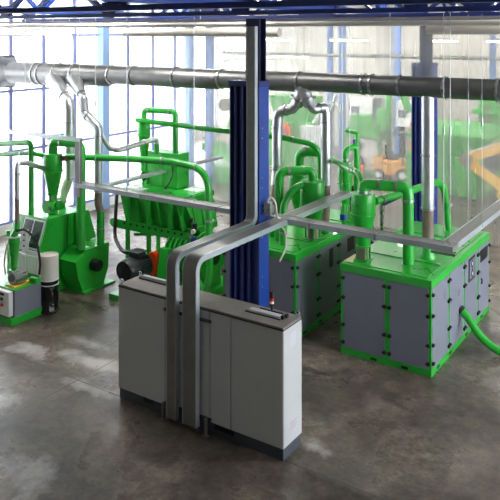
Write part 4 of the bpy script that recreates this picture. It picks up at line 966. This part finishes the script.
for i, (x0, x1, y, l) in enumerate(((-21.7, -20.2, 28, 'left of the front column'), (-18.1, -16.4, 28, 'just right of the front column'), (-14.5, -12.7, 28, 'above the hanger pair in the middle'), (-10.1, -8.8, 28, 'above the rear column at right'), (-7.6, -6, 27.5, 'cut by the right edge'))):
    t = thing('hall_lamp', 'bright hazy strip lamp of the back hall '+l, 'lamp', ((x0+x1)/2, y, 6.35), 'strip lamps of the back hall')
    B(x0, x1, y-.1, y+.1, 6.42, 6.5).build('reflector', 'white', t)
    MB().cyl((x0+.03, y, 6.39), (x1-.03, y, 6.39), .035, n=10).build('tube', 'lamp', t)
    for x in (x0+.2, x1-.2): MB().cyl((x, y, 6.5), (x, y, 8.83), .01, n=6).build('hanger', 'steel', t)
sg = thing('wall_sign', 'small teal lettered strip on the glazed wall behind the left pipes', 'sign', (-19.93, 17.3, 2.95))
B(-19.97, -19.95, 16.9, 18.0, 2.9, 3.12).build('plate', 'white', sg)
q = MB()
for i, wd in enumerate((.1, .16, .08, .14, .1)): q.box(-19.95, -19.94, 17.0+i*.18, 17.0+i*.18+wd, 2.95, 3.07)
q.build('lettering', 'teal', sg)

# ------------------------------------------------------------------ light
wld = bpy.data.worlds.new('daylight'); bpy.context.scene.world = wld; wld.use_nodes = True
bgn = wld.node_tree.nodes['Background']; bgn.inputs['Color'].default_value = (.93, .97, 1, 1); bgn.inputs['Strength'].default_value = 8.5
def area(name, loc, rot, sx, sy, power, col=(1, 1, 1)):
    l = bpy.data.lights.new(name, 'AREA'); l.shape = 'RECTANGLE'; l.size = sx; l.size_y = sy; l.energy = power; l.color = col
    o = bpy.data.objects.new(name, l); C.objects.link(o); o.location = loc; o.rotation_euler = rot; return o
def portal(name, loc, rot, sx, sy):
    o = area(name, loc, rot, sx, sy, 1); o.data.cycles.is_portal = True; return o
portal('window_daylight', (WX-.3, 16.7, 4.1), (0, -PI/2, 0), 7.6, 16.6)
portal('window_daylight', (RX+.4, 15.6, 4.2), (0, PI/2, 0), 6.8, 15.6)
portal('window_daylight', (-28.3, 31.6, 4.3), (0, -PI/2, 0), 7.6, 13)  # daylight through the added far left windows
for x in (-18.5, -13.5, -9, -2.5):  # fill lamps added above the view, strongest over the left machines
    for y in (12.9, 18.5, 29.5, 35.5):
        t = thing('fill_lamp', 'added fluorescent fill lamp hung high between the roof trusses', 'lamp', (x, y, 8.2), 'added fill lamps above the view')
        B(x-.9, x+.9, y-.12, y+.12, 8.3, 8.38).build('housing', 'white', t, .01)
        MB().cyl((x-.85, y, 8.26), (x+.85, y, 8.26), .04, n=10).build('tube', 'lamp', t)
        for dx in (-.6, .6): MB().cyl((x+dx, y, 8.38), (x+dx, y, 8.83), .01, n=6).build('hanger', 'steel', t)
        area('fill_lamp_light', (x, y, 8.18), (0, 0, 0), 1.7, .2, {-18.5: 60, -13.5: 190, -9: 60, -2.5: 15}[x] if y < 20 else 150, (1, .97, .92))
        area('fill_lamp_uplight', (x, y, 8.42), (PI, 0, 0), 1.7, .2, 12, (1, .97, .92))  # added upward light that brightens the ceiling

# ------------------------------------------------------------------ camera
cd = bpy.data.cameras.new('camera'); cam = bpy.data.objects.new('camera', cd); C.objects.link(cam)
cam.location = (0, 0, 6.743); cam.rotation_euler = (PI/2, 0, .5895)
cd.sensor_width = 36; cd.lens = 712.05/500*36; cd.shift_y = -(250-32.25)/500
cd.clip_end = 300
sc = bpy.context.scene; sc.camera = cam
sc.view_settings.view_transform = 'Standard'; sc.view_settings.look = 'None'; sc.view_settings.gamma = 1; sc.view_settings.use_curve_mapping = False
sc.view_settings.exposure = 0.55
sc.cycles.max_bounces = 8; sc.cycles.diffuse_bounces = 4; sc.cycles.transparent_max_bounces = 24
sc.cycles.sample_clamp_indirect = 6
